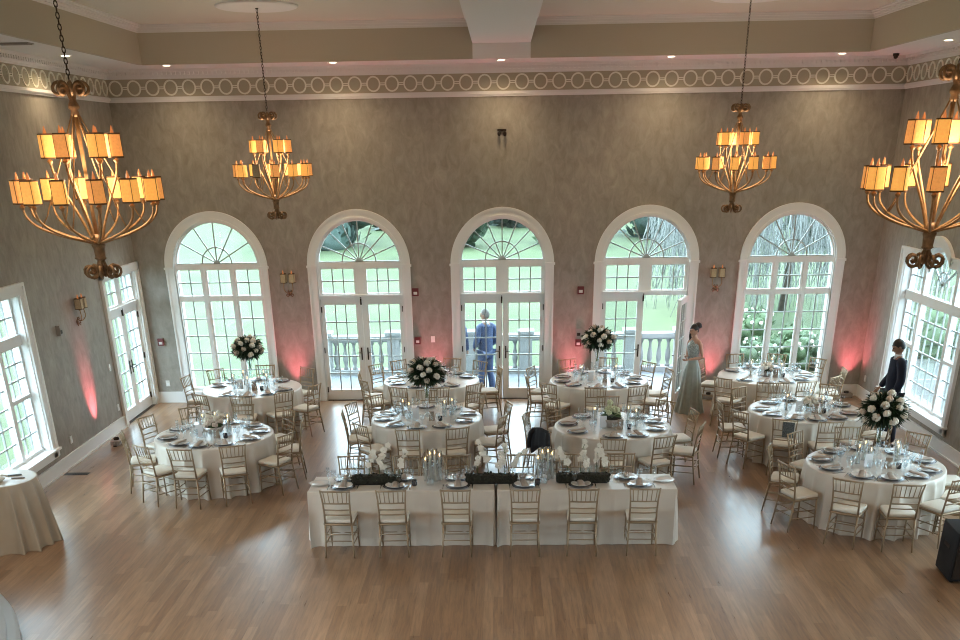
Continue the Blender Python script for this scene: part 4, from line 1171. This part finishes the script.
#PART3
# ------------------------------------------------------------------ people
dg = None
def eval_mesh(o):
    d = bpy.context.evaluated_depsgraph_get(); d.update()
    me = bpy.data.meshes.new_from_object(o.evaluated_get(d)); return me
def skin_mesh(V, E, root, sub=2):
    names = list(V); ix = {n: i for i, n in enumerate(names)}
    me = bpy.data.meshes.new('tmp'); me.from_pydata([V[n][0] for n in names], [(ix[a], ix[b]) for a, b in E], [])
    o = bpy.data.objects.new('tmp', me); col.objects.link(o)
    o.modifiers.new('s', 'SKIN'); 
    sv = me.skin_vertices[0].data
    for n in names:
        r = V[n][1]; sv[ix[n]].radius = r if isinstance(r, tuple) else (r, r)
        sv[ix[n]].use_root = (n == root)
    s = o.modifiers.new('u', 'SUBSURF'); s.levels = sub; s.render_levels = sub
    out = eval_mesh(o); bpy.data.objects.remove(o)
    return out
def join(meshes, name, m, parent, voxel=None, smooth=0):
    bm = bmesh.new()
    for me in meshes: bm.from_mesh(me)
    me = bpy.data.meshes.new(name); bm.to_mesh(me); bm.free()
    o = bpy.data.objects.new(name, me); col.objects.link(o)
    if voxel:
        r = o.modifiers.new('r', 'REMESH'); r.mode = 'VOXEL'; r.voxel_size = voxel; r.use_smooth_shade = True
        if smooth: q = o.modifiers.new('sm', 'SMOOTH'); q.iterations = smooth; q.factor = .4
        me2 = eval_mesh(o); o.modifiers.clear(); o.data = me2; me2.name = name
    o.data.polygons.foreach_set('use_smooth', [True] * len(o.data.polygons))
    o.data.materials.clear(); o.data.materials.append(M[m])
    o.parent = parent
    return o
def mb_mesh(b):
    me = bpy.data.meshes.new('t'); me.from_pydata(b.v, [], b.f); return me
def hand(b, w, d, n, s=1.0, curl=.5, thumb=1):
    """palm from wrist w along d with palm normal n: four unequal bent fingers and a side thumb"""
    w, d, n = Vector(w), Vector(d).normalized(), Vector(n).normalized(); t = d.cross(n).normalized()
    b.tube([w - d * .01, w + d * .03 * s, w + d * .085 * s], [.021 * s, .030 * s, .030 * s], 8, flat=.55)
    for k, L in enumerate((.068, .078, .072, .055)):
        o = w + d * .08 * s + t * thumb * (.024 - .016 * k) * s
        c1 = (d + n * curl * .5).normalized(); c2 = (d + n * curl * 1.3).normalized()
        b.tube([o - d * .01, o + c1 * L * .5 * s, o + c1 * L * .5 * s + c2 * L * .5 * s], [.0095 * s, .009 * s, .0075 * s], 6)
    o = w + d * .03 * s + t * thumb * .024 * s
    b.tube([o - t * thumb * .01, o + (d * .6 + t * thumb * .7 + n * .3) * .035 * s, o + (d * .95 + t * thumb * .5 + n * .5) * .06 * s], [.012 * s, .0105 * s, .009 * s], 6)
def head_mb(c, yaw=0, pitch=0, s=1.0):
    b = MB(); R = Matrix.Rotation(yaw, 3, 'Z') @ Matrix.Rotation(pitch, 3, 'X'); c = Vector(c)
    T = lambda p: tuple(c + R @ (Vector(p) * s))
    def fn(q, v):
        x, y, z = q
        if z < 0: x *= 1 + .32 * z / .12 * .8; y = y * (1 + .12 * z / .12) - (.012 * (-z / .12) if y < 0 else 0)
        if y < 0: y *= .94
        return (x, y, z)
    q = MB(); q.ball((0, 0, 0), .118, 20, 16, (.66, .82, 1.0), fn)
    q.tube([(0, -.086, .022), (0, -.100, .0), (0, -.112, -.022), (0, -.098, -.032)], [.008, .010, .014, .010], 6)          # nose
    q.tube([(-.022, -.082, -.055), (0, -.092, -.053), (.022, -.082, -.055)], [.004, .009, .004], 6)                        # lips
    q.ball((0, -.078, -.095), .022, 8, 6)                                                                                # chin
    for sg in (-1, 1):
        q.ball((sg * .078, .008, -.005), .026, 8, 6, (.3, .65, 1.1))                                                      # ears
        q.tube([(sg * .010, -.092, .035), (sg * .032, -.090, .042), (sg * .052, -.074, .034)], [.006, .008, .006], 6)      # brows
    b.add([T(v) for v in q.v], q.f, True)
    return b, T
def figure(name, loc, rz, label, H, clothes, pose, headyaw=0, headpitch=0, skin='skin', hair='hair', fem=False, group=None):
    k = H / 1.80
    root = empty('person', loc, rz, label, 'person', group)
    P = lambda x, y, z: (x * k, y * k, z * k)
    sw = .150 if fem else .178; hw = .088 if fem else .09
    J = {'pel': (P(0, .0, .95), (.135 * k if not fem else .14 * k, .10 * k)), 'sp': (P(0, .0, 1.12), ((.10 if fem else .13) * k, (.08 if fem else .10) * k)),
         'ch': (P(0, -.005, 1.31), ((.125 if fem else .155) * k, (.095 if fem else .11) * k)), 'nb': (P(0, .012, 1.46), (.075 * k, .06 * k)), 'nk': (P(0, .0, 1.54), (.050 if fem else .056) * k),
         'hd': (P(0, -.01, 1.60), .05 * k)}
    E = [('pel', 'sp'), ('sp', 'ch'), ('ch', 'nb'), ('nb', 'nk'), ('nk', 'hd')]
    ar = .8 if fem else 1.0
    for sg, sd in ((-1, 'R'), (1, 'L')):
        el, wr = pose['el' + sd], pose['wr' + sd]; kn, an = pose['kn' + sd], pose['an' + sd]
        J['sh' + sd] = (P(sg * sw, .01, 1.43), .060 * ar * k); J['el' + sd] = (P(*el), .043 * ar * k); J['wr' + sd] = (P(*wr), .028 * ar * k)
        mid = tuple((a + b) / 2 for a, b in zip(J['el' + sd][0], J['wr' + sd][0])); J['fa' + sd] = (mid, .040 * ar * k)
        J['hp' + sd] = (P(sg * hw, 0, .88), .085 * k); J['kn' + sd] = (P(*kn), .058 * k); J['cf' + sd] = (P((kn[0] + an[0]) / 2, (kn[1] + an[1]) / 2 + .02, kn[2] * .68), .056 * k)
        J['an' + sd] = (P(*an), .038 * k); J['to' + sd] = (P(an[0] + sg * .02, an[1] - .14, .035), .036 * k)
        E += [('nb', 'sh' + sd), ('sh' + sd, 'el' + sd), ('el' + sd, 'fa' + sd), ('fa' + sd, 'wr' + sd), ('pel', 'hp' + sd), ('hp' + sd, 'kn' + sd), ('kn' + sd, 'cf' + sd), ('cf' + sd, 'an' + sd), ('an' + sd, 'to' + sd)]
    body = skin_mesh(J, E, 'pel', 2)
    hb, HT = head_mb(P(0, -.025, 1.672), headyaw, headpitch, k * (.96 if fem else 1))
    hands = MB()
    for sg, sd in ((-1, 'R'), (1, 'L')):
        w, e = Vector(J['wr' + sd][0]), Vector(J['fa' + sd][0]); d = (w - e).normalized()
        hand(hands, w, d, pose.get('n' + sd, (-sg, -.2, 0)), k * (.88 if fem else 1), pose.get('curl' + sd, .5), 1 if sg < 0 else -1)
    ob = join([body, mb_mesh(hb), mb_mesh(hands)], 'body', skin, root, .0085, 2)
    eb = MB()
    for sg in (-1, 1): eb.ball(HT((sg * .030, -.083, .018)), .0095 * k, 8, 6)
    eb.build('eyes', 'eye', root)
    # hair cap
    b = MB()
    def hfn(q, v):
        x, y, z = q
        u = min(1, max(0, (.085 - y) / .15)); cut = -.085 + .135 * u * u
        return (x, y, max(z, cut))
    b.ball((0, .008, .012), .120, 18, 14, (.685, .835, .99), hfn); b.v = [HT(v) for v in b.v]
    b.build('hair', hair, root)
    return root, J, E, P, HT, k
def garment(J, names, edges, grow, root, m, name, parent, cuts=None, sub=2, rmap={}):
    V = {}
    for n in names:
        p, r = J[n]; r = r if isinstance(r, tuple) else (r, r); g = rmap.get(n, grow); V[n] = (p, (r[0] + g, r[1] + g))
    if cuts: V.update(cuts)
    me = skin_mesh(V, edges, root, sub)
    return join([me], name, m, parent)
def suit(J, E, P, root, k, jacket, trousers, shirt=True):
    hem = {'hem': (P(0, .01, .76), (.175 * k, .135 * k))}
    up = ['pel', 'sp', 'ch', 'nb'] + [a + s for s in 'RL' for a in ('sh', 'el', 'fa', 'wr')]
    ed = [('hem', 'pel'), ('pel', 'sp'), ('sp', 'ch'), ('ch', 'nb')] + [e for s in 'RL' for e in (('nb', 'sh' + s), ('sh' + s, 'el' + s), ('el' + s, 'fa' + s), ('fa' + s, 'wr' + s))]
    garment(J, up, ed, .030 * k, 'ch', jacket, 'jacket', root, hem, rmap={'nb': .024 * k, 'wrR': .018, 'wrL': .018, 'sp': .036 * k, 'pel': .036 * k, 'shR': .026 * k, 'shL': .026 * k})
    lo = ['pel'] + [a + s for s in 'RL' for a in ('hp', 'kn', 'cf', 'an')]
    ed = [e for s in 'RL' for e in (('pel', 'hp' + s), ('hp' + s, 'kn' + s), ('kn' + s, 'cf' + s), ('cf' + s, 'an' + s))]
    garment(J, lo, ed, .022 * k, 'pel', trousers, 'trousers', root, rmap={'an': .03, 'anR': .034, 'anL': .034, 'cfR': .022, 'cfL': .022})
    for s in 'RL':
        a = Vector(J['an' + s][0]); t = Vector(J['to' + s][0]); b = MB()
        b.tube([(a.x, a.y + .05, .035), (a.x, a.y, .045), ((a.x + t.x) / 2, (a.y + t.y) / 2, .04), (t.x, t.y - .03, .028)], [.036, .044, .045, .032], 10, flat=.85); b.v = [(v[0], v[1], max(v[2], .001)) for v in b.v]; b.build('shoe', 'shoe', root)
    if shirt:
        b = MB(); b.lathe([(.062 * k, 1.475 * k), (.074 * k, 1.47 * k), (.070 * k, 1.55 * k), (.062 * k, 1.556 * k)], 16, (0, .003, 0), cap=False); b.build('shirt_collar', 'shirt', root)
        b = MB(); b.lathe([(.070 * k, 1.50 * k), (.076 * k, 1.512 * k), (.088 * k, 1.485 * k), (.125 * k, 1.445 * k), (.150 * k, 1.40 * k), (.12 * k, 1.40 * k)], 20, (0, .010, 0), cap=False); b.v = [(v[0], v[1] * .78, v[2]) for v in b.v]; b.build('jacket_collar', jacket, root)
base_pose = dict(elR=(-.235, .03, 1.16), wrR=(-.225, -.05, .93), elL=(.235, .03, 1.16), wrL=(.225, -.05, .93), knR=(-.10, -.015, .50), anR=(-.10, .02, .085), knL=(.10, -.015, .50), anL=(.10, .02, .085))
p = dict(base_pose); p.update(wrR=(-.19, -.16, .98), elR=(-.235, .02, 1.17), anL=(.10, .08, .085), knL=(.10, -.0, .5))
r_, J, E_, P_, HT, k = figure('man', (6.66, 17.15, 0), radians(-92), 'man in a dark navy suit looking down beside the right-hand window', 1.82, None, p, radians(-8), radians(28), 'skin_tan')
suit(J, E_, P_, r_, k, 'navy', 'navyt')
p = dict(base_pose); p.update(elR=(-.25, .05, 1.17), wrR=(-.19, -.15, 1.00), elL=(.25, .05, 1.17), wrL=(.20, -.14, .99), anR=(-.13, .05, .085), anL=(.12, -.04, .085))
r_, J, E_, P_, HT, k = figure('man', (-.36, 22.05, -.10), radians(212), 'person in a blue suit standing on the terrace behind the centre glass doors', 1.80, None, p, radians(35), radians(6), 'skin_tan', 'hairgrey')
suit(J, E_, P_, r_, k, 'bluesuit', 'bluesuit')
r_, J, E_, P_, HT, k = figure('man', (-.99, 22.25, -.10), radians(150), 'person in blue mostly hidden behind the left frame of the centre doors', 1.78, None, dict(base_pose), 0, 0, 'skin_tan', 'hair')
suit(J, E_, P_, r_, k, 'bluesuit', 'bluesuit')
# woman in a long gown, hands raised in front of her
p = dict(base_pose); p.update(elR=(-.20, .04, 1.13), wrR=(-.03, -.20, 1.16), elL=(.20, .06, 1.14), wrL=(.03, -.17, 1.10), nR=(.6, .3, .5), nL=(-.6, .4, .5), curlR=.9, curlL=.9)
w_, J, E_, P_, HT, k = figure('woman', (3.72, 19.82, .0), radians(-52), 'woman in a long sage gown standing by the open glass door', 1.69, None, p, radians(-14), radians(14), 'skin', 'hair', True)
b = MB(); seg = 72; vs = []; prof = [(1.12, .112, .088), (1.06, .108, .085), (1.00, .128, .105), (.90, .165, .14), (.75, .185, .165), (.55, .205, .19), (.35, .225, .215), (.18, .25, .24), (.05, .275, .265), (.004, .285, .275)]
for z, rx, ry in prof:
    t = 1 - z / 1.12
    for q in range(seg):
        a = 2 * pi * q / seg; f = 1 + .085 * t * sin(12 * a + 1.2 * sin(3 * a)) + .03 * t * sin(21 * a)
        tr = .02 * max(0, t - .55) / .45 * max(0, sin(a))
        vs.append((rx * f * cos(a) * k * 1.05, (ry * f * sin(a) + tr) * k * 1.05, z * k))
fs = [(i * seg + q, i * seg + (q + 1) % seg, (i + 1) * seg + (q + 1) % seg, (i + 1) * seg + q) for i in range(len(prof) - 1) for q in range(seg)]
b.add(vs, fs, True); b.build('gown_skirt', 'gown', w_)
b = MB(); vs = []; seg = 40; prof = [(1.09, .114, .09, 0), (1.16, .108, .088, 0), (1.24, .130, .112, -.004), (1.32, .150, .128, -.008), (1.38, .146, .116, -.006), (1.43, .108, .094, .002), (1.49, .066, .064, .008)]
for z, rx, ry, dy in prof: vs += [(rx * cos(2 * pi * q / seg) * k, (ry * sin(2 * pi * q / seg) + dy) * k, z * k) for q in range(seg)]
fs = [(i * seg + q, i * seg + (q + 1) % seg, (i + 1) * seg + (q + 1) % seg, (i + 1) * seg + q) for i in range(len(prof) - 1) for q in range(seg)]
b.add(vs, fs, True); b.build('bodice', 'bodice', w_)
b = MB(); b.ball(HT((0, .105, .062)), .070, 12, 8, (1, .95, .9)); b.ball(HT((.03, .13, .04)), .035, 8, 6); b.ball(HT((-.03, .125, .085)), .035, 8, 6)
b.tube([HT((-.072, -.03, .05)), HT((-.092, -.035, -.03)), HT((-.10, -.055, -.12)), HT((-.085, -.075, -.20)), HT((-.08, -.08, -.27))], [.02, .026, .03, .026, .008], 8)
b.build('updo', 'hair', w_)

# ------------------------------------------------------------------ outside
def lawn_z(x, y): 
    return -.36 + max(0, y - 27) * .035 + .25 * sin(x * .11 + y * .05) * min(1, max(0, y - 27) / 12) + max(0, abs(x) - 22) * .02
b = MB(); nx, ny = 60, 60; vs = []
for j in range(ny + 1):
    y = -12 + 120 * j / ny
    for i in range(nx + 1):
        x = -70 + 140 * i / nx; vs.append((x, y, lawn_z(x, y)))
b.add(vs, [(j * (nx + 1) + i, j * (nx + 1) + i + 1, (j + 1) * (nx + 1) + i + 1, (j + 1) * (nx + 1) + i) for j in range(ny) for i in range(nx)], True)
struct(b.build('lawn_ground', 'lawn'))
b = MB(); b.box(-4.6, 4.6, D + WT, 25.0, -.34, -.10); struct(b.build('terrace_ground', 'paver'))
b = MB(); b.box(XR + WT + .05, 13.0, 6.0, 26.0, -.34, -.20); struct(b.build('garden_path', 'path'))
bal = empty('balustrade', (0, 24.35, -.10), 0, 'white stone balustrade along the terrace beyond the glass doors', 'balustrade')
b = MB(); b.box(-4.4, 4.4, -.15, .15, .80, .90); b.box(-4.4, 4.4, -.11, .11, .76, .80); b.build('rail', 'limestone', bal)
b = MB(); b.box(-4.4, 4.4, -.14, .14, 0, .12); b.build('plinth', 'limestone', bal)
posts = [-4.25, -2.6, -.80, .56, 3.05, 4.25]
for x in posts:
    b = MB(); b.box(x - .15, x + .15, -.17, .17, 0, .92); b.box(x - .19, x + .19, -.21, .21, .92, .99); b.build('post', 'limestone', bal)
bp = None; x = -4.0
while x < 4.05:
    if min(abs(x - q) for q in posts) > .2:
        if bp is None:
            b = MB(); b.lathe([(.06, .12), (.06, .16), (.035, .19), (.05, .25), (.068, .34), (.055, .46), (.034, .58), (.03, .66), (.045, .69), (.055, .71), (.055, .77)], 10); bp = o = b.build('baluster', 'limestone', bal)
        else:
            o = bp.copy(); col.objects.link(o); o.parent = bal
        o.location = (x, 0, 0)
    x += .215
def tree(x, y, h, r, m, label, seed, name='tree', group=None, trunk=True, leafsize=.22, nl=900, flowers=None):
    rnd = random.Random(seed); z0 = lawn_z(x, y)
    if -5 < x < 5 and y < 25: z0 = -.10
    root = empty(name, (x, y, z0), 0, label, 'tree' if name == 'tree' else 'shrub', group)
    b = MB()
    if trunk: b.tube([(0, 0, -.2), (.05, 0, h * .3), (-.05, .05, h * .7)], [r * .10, r * .07, r * .03], 8); b.build('trunk', 'bark', root)
    b = MB(); hz = h - r if trunk else r * .55
    zr = (h * .42 if trunk else r * .7)
    cs = []
    for _ in range(34):
        d = Vector((rnd.gauss(0, 1), rnd.gauss(0, 1), rnd.gauss(0, 1))).normalized() * rnd.uniform(.25, .8)
        c = (d.x * r, d.y * r, (rnd.uniform(.1, 1.6) if _ % 2 else rnd.uniform(1.2, h * .8)) if trunk else max(hz + d.z * zr, .05)); cs.append(c)
        b.ball(c, r * rnd.uniform(.22, .36), 7, 5, (1, 1, .85))
    for _ in range(nl):
        c = rnd.choice(cs); d = Vector((rnd.gauss(0, 1), rnd.gauss(0, 1), rnd.gauss(0, 1))).normalized()
        p = Vector(c) + d * r * rnd.uniform(.2, .42); t = d.cross(Vector((rnd.uniform(-1, 1), rnd.uniform(-1, 1), 1))).normalized(); u = (d * .5 + t.cross(d)).normalized()
        s = leafsize * rnd.uniform(.5, 1.3)
        b.add([p - t * s * .5, p + u * s, p + t * s * .5, p - u * s * .4], [(0, 1, 2, 3)])
    b.build('foliage', m, root, fix=False)
    if flowers:
        b = MB()
        for _ in range(40):
            c = rnd.choice(cs); d = Vector((rnd.gauss(0, 1), rnd.gauss(0, 1) - .5, abs(rnd.gauss(0, 1)))).normalized(); b.ball(tuple(Vector(c) + d * r * .36), r * .06, 5, 4)
        b.build('blossom', flowers, root)
    return root
G1 = 'trees beyond the lawn'
TR = [(-24.5, 66, 7, 3.4, 'tree2', 'dark shrubby tree at the top of the leftmost arched window'), (-8.6, 50, 9, 2.8, 'tree2', 'blue-green tree left in the arch of the first glass doors'), (-5.0, 58, 10, 2.6, 'tree', 'tall tree right in the arch of the first glass doors'),
      (-2.1, 50, 9, 1.9, 'tree', 'leafy tree at left in the centre arch'), (.9, 60, 11, 2.2, 'tree2', 'bluish tree in the middle of the centre arch'), (3.3, 51, 8, 1.6, 'tree3', 'light green tree at right in the centre arch'),
      (8.0, 56, 11, 3.2, 'tree2', 'blue-green tree behind the weeping twigs of the open-door arch'), (16.5, 52, 9, 3.2, 'tree', 'dark conifer-like tree at the top of the right arched window'), (-14, 70, 9, 4.5, 'tree2', 'distant tree between the two left arches'), (12, 66, 12, 4.5, 'tree', 'tall distant tree behind the weeping tree')]
for i, (x, y, h, r, m, lab) in enumerate(TR): tree(x, y, h, r, m, lab, 100 + i, group=G1, leafsize=.5, nl=1100)
def weeping(x, y, h, r, label, seed, n=260):
    rnd = random.Random(seed); z0 = lawn_z(x, y); root = empty('weeping_tree', (x, y, z0), 0, label, 'tree')
    b = MB(); b.tube([(0, 0, -.2), (.1, 0, h * .4), (0, .1, h * .8)], [.13, .10, .06], 8)
    b.build('trunk', 'bark', root)
    b = MB(); c = MB()
    for k in range(26):
        a = 2 * pi * k / 26 + rnd.uniform(-.1, .1); R = r * rnd.uniform(.6, 1)
        b.tube(qp([(0, 0, h * .6), (R * .35 * cos(a), R * .35 * sin(a), h * rnd.uniform(.9, 1.05)), (R * .75 * cos(a), R * .75 * sin(a), h * .9), (R * cos(a), R * sin(a), h * .68)], 3), .022, 4)
    b.build('branches', 'bark', root)
    for _ in range(n):
        a = rnd.uniform(0, 2 * pi); R = r * sqrt(rnd.uniform(.12, 1)); top = h * (1.02 - .25 * (R / r) ** 2) * rnd.uniform(.8, 1); bot = rnd.uniform(.15, h * .4)
        px, py = R * cos(a), R * sin(a); pts = []
        for q in range(6):
            t = q / 5; pts.append((px * (1 + .08 * t) + rnd.uniform(-.12, .12), py * (1 + .08 * t) + rnd.uniform(-.12, .12), top + (bot - top) * t))
        c.tube(pts, [.017, .016, .015, .013, .011, .007], 3)
    c.build('hanging_branches', 'willow', root)
weeping(9.0, 33.5, 4.8, 4.4, 'pale weeping tree with hanging twigs beyond the right windows', 9, 1100)
weeping(17.8, 37, 4.6, 3.6, 'second pale weeping tree further right on the lawn', 10, 500)
SH = [(5.9, 24.6, .9, .75, 'tree3', 'bright shrub low at left outside the right arched window', 'rose'), (7.3, 25.8, 1.0, .8, 'tree3', 'flowering shrub in the middle outside the right arched window', 'blush'), (8.5, 24.3, 1.2, .95, 'tree', 'dark shrub at right outside the right arched window', None), (6.7, 28.4, 1.0, .9, 'tree3', 'pale shrub farther off outside the right arched window', 'rose'),
      (12.4, 20.2, 1.9, 1.5, 'tree3', 'broad green shrub outside the right side window', None), (13.4, 23.0, 2.2, 1.7, 'tree', 'tall dark shrub beyond the path outside the right side window', None), (12.6, 17.4, 1.3, 1.1, 'tree3', 'low shrub by the garden path outside the right side window', 'rose'), (16.8, 28.0, 2.8, 2.0, 'tree2', 'big rounded shrub beyond the right corner of the room', None), (11.0, 26.9, 1.5, 1.2, 'tree3', 'light shrub near the right corner of the room outside', None)]
for i, (x, y, h, r, m, lab, fl) in enumerate(SH): tree(x, y, h, r, m, lab, 200 + i, 'shrub', 'garden shrubs', False, .10, 900, fl)
for i, (x, y, s) in enumerate(((7.9, 27.2, .45), (8.8, 27.0, .3))):
    rnd = random.Random(i); b = MB(); b.ball((0, 0, 0), s, 12, 8, (1.2, .9, .7), lambda q, v: (q[0] * (1 + .15 * sin(5 * v[1])), q[1] * (1 + .12 * sin(4 * v[2] + 1)), max(q[2], -s * .3)))
    o = b.build('garden_rock', 'limestone'); o.location = (x, y, lawn_z(x, y) + s * .28); tag(o, '%s pale garden rock outside the right arched window' % ('large' if i == 0 else 'small'), 'rock', 'garden rocks')
# band of wood at the end of the lawn
for i in range(12):
    x = -66 + i * 12; tree(x, 84 + 4 * sin(i * 2.1), 12 + 2 * sin(i), 4.2, 'tree2' if i % 2 else 'tree', 'distant round tree in the wood edge beyond the lawn', 300 + i, group='wood edge beyond the lawn', leafsize=.8, nl=500)

# ------------------------------------------------------------------ light
w = bpy.data.worlds.new('World'); scene.world = w; w.use_nodes = True
wt = w.node_tree; bg = wt.nodes['Background']
SKY = 6.0
bg.inputs['Color'].default_value = (.68, .85, 1.0, 1); bg.inputs['Strength'].default_value = SKY
def light(name, typ, loc, energy, color, **kw):
    L = bpy.data.lights.new(name, typ); L.energy = energy; L.color = color
    for k_, v in kw.items(): setattr(L, k_, v)
    o = bpy.data.objects.new(name, L); col.objects.link(o); o.location = loc
    return o
def portal(loc, sx, sy, rot):
    o = light('daylight_portal', 'AREA', loc, 1, (1, 1, 1), shape='RECTANGLE', size=sx, size_y=sy); o.rotation_euler = rot; o.data.cycles.is_portal = True
for x in WX: portal((x, D + WT + .02, 1.8), 1.75, 3.6, (radians(-90), 0, 0))
for c in LWIN: portal((XL - WT - .02, c, 1.8), 2.9, 2.8, (radians(90), 0, radians(-90)))
portal((XL - WT - .02, LDOOR, 1.4), 1.75, 2.7, (radians(90), 0, radians(-90)))
for c in RWIN: portal((XR + WT + .02, c, 1.8), 2.9, 2.8, (radians(90), 0, radians(90)))
WARM = (1.0, .72, .46)
for (x, y, rz, lab) in spec:
    light('chandelier_bulbs', 'POINT', (x, y, 4.62), 30, WARM, shadow_soft_size=.30)
for x, y, w_n in DL: light('downlight_beam', 'SPOT', (x, y, ZC - .02), 42, (1, .76, .46), spot_size=radians(150), spot_blend=1, shadow_soft_size=.05)
for x, y in ((-6.83, 17.9), (6.92, 18.05)): light('downlight_beam', 'SPOT', (x, y, ZC - .02), 42, (1, .76, .46), spot_size=radians(150), spot_blend=1, shadow_soft_size=.05)
# the soffit's further downlights along the sides (outside the frame), then added fill spots
for x, y in ((-6.9, 13), (-6.9, 8), (-6.9, 3), (6.95, 13), (6.95, 8), (6.95, 3)): light('downlight_beam', 'SPOT', (x, y, ZC - .02), 42, (1, .76, .46), spot_size=radians(150), spot_blend=1, shadow_soft_size=.05)
for x, y, e_ in ((-6.6, 1.0, 620), (-6.6, 5.0, 480), (6.7, 1.0, 300), (0, -1.5, 330), (3, -1.5, 200)): light('fill_spot', 'SPOT', (x, y, ZC - .02), e_, (1, .95, .91), spot_size=radians(165), spot_blend=1, shadow_soft_size=.10)  # unseen fill spots, added to brighten the room and model the folds
PINK = (1.0, .19, .24)
for x, y, side, w_n in UPL:
    narrow = side
    o = light('uplight_beam', 'SPOT', (x, y, .14), 130 if narrow else 75, PINK, spot_size=radians(40 if narrow else 64), spot_blend=1, shadow_soft_size=.04)
    d = Vector((-.40, -.05, 1)) if side else Vector((0, .05, 1))
    if x > 7: d = Vector((.04, .05, 1))
    o.rotation_euler = d.to_track_quat('-Z', 'Y').to_euler()

# ------------------------------------------------------------------ camera
f, yaw, pit, rol = 984.45, .0271, .4776, -.0165
fwd = Vector((-sin(yaw) * cos(pit), cos(yaw) * cos(pit), -sin(pit))); rt = Vector((cos(yaw), sin(yaw), 0)); up = rt.cross(fwd)
r2 = rt * cos(rol) + up * sin(rol); u2 = -rt * sin(rol) + up * cos(rol)
cam = bpy.data.cameras.new('camera'); co = bpy.data.objects.new('camera', cam); col.objects.link(co)
cam.sensor_width = 36; cam.lens = f * 36 / 960; cam.shift_y = 336.6 / 960; cam.clip_end = 500
co.matrix_world = Matrix(((r2.x, u2.x, -fwd.x, 0), (r2.y, u2.y, -fwd.y, 0), (r2.z, u2.z, -fwd.z, 4.763), (0, 0, 0, 1)))
scene.camera = co
vs_ = scene.view_settings
scene.display_settings.display_device = 'sRGB'
vs_.view_transform = 'Standard'; vs_.look = 'None'; vs_.gamma = 1; vs_.use_curve_mapping = False
vs_.exposure = 1.3
scene.cycles.max_bounces = 10; scene.cycles.transparent_max_bounces = 24; scene.cycles.diffuse_bounces = 4; scene.cycles.glossy_bounces = 4
scene.cycles.sample_clamp_indirect = 6; scene.cycles.caustics_reflective = False; scene.cycles.caustics_refractive = False
scene.cycles.use_denoising = True
scene.cycles.filter_width = 1.1
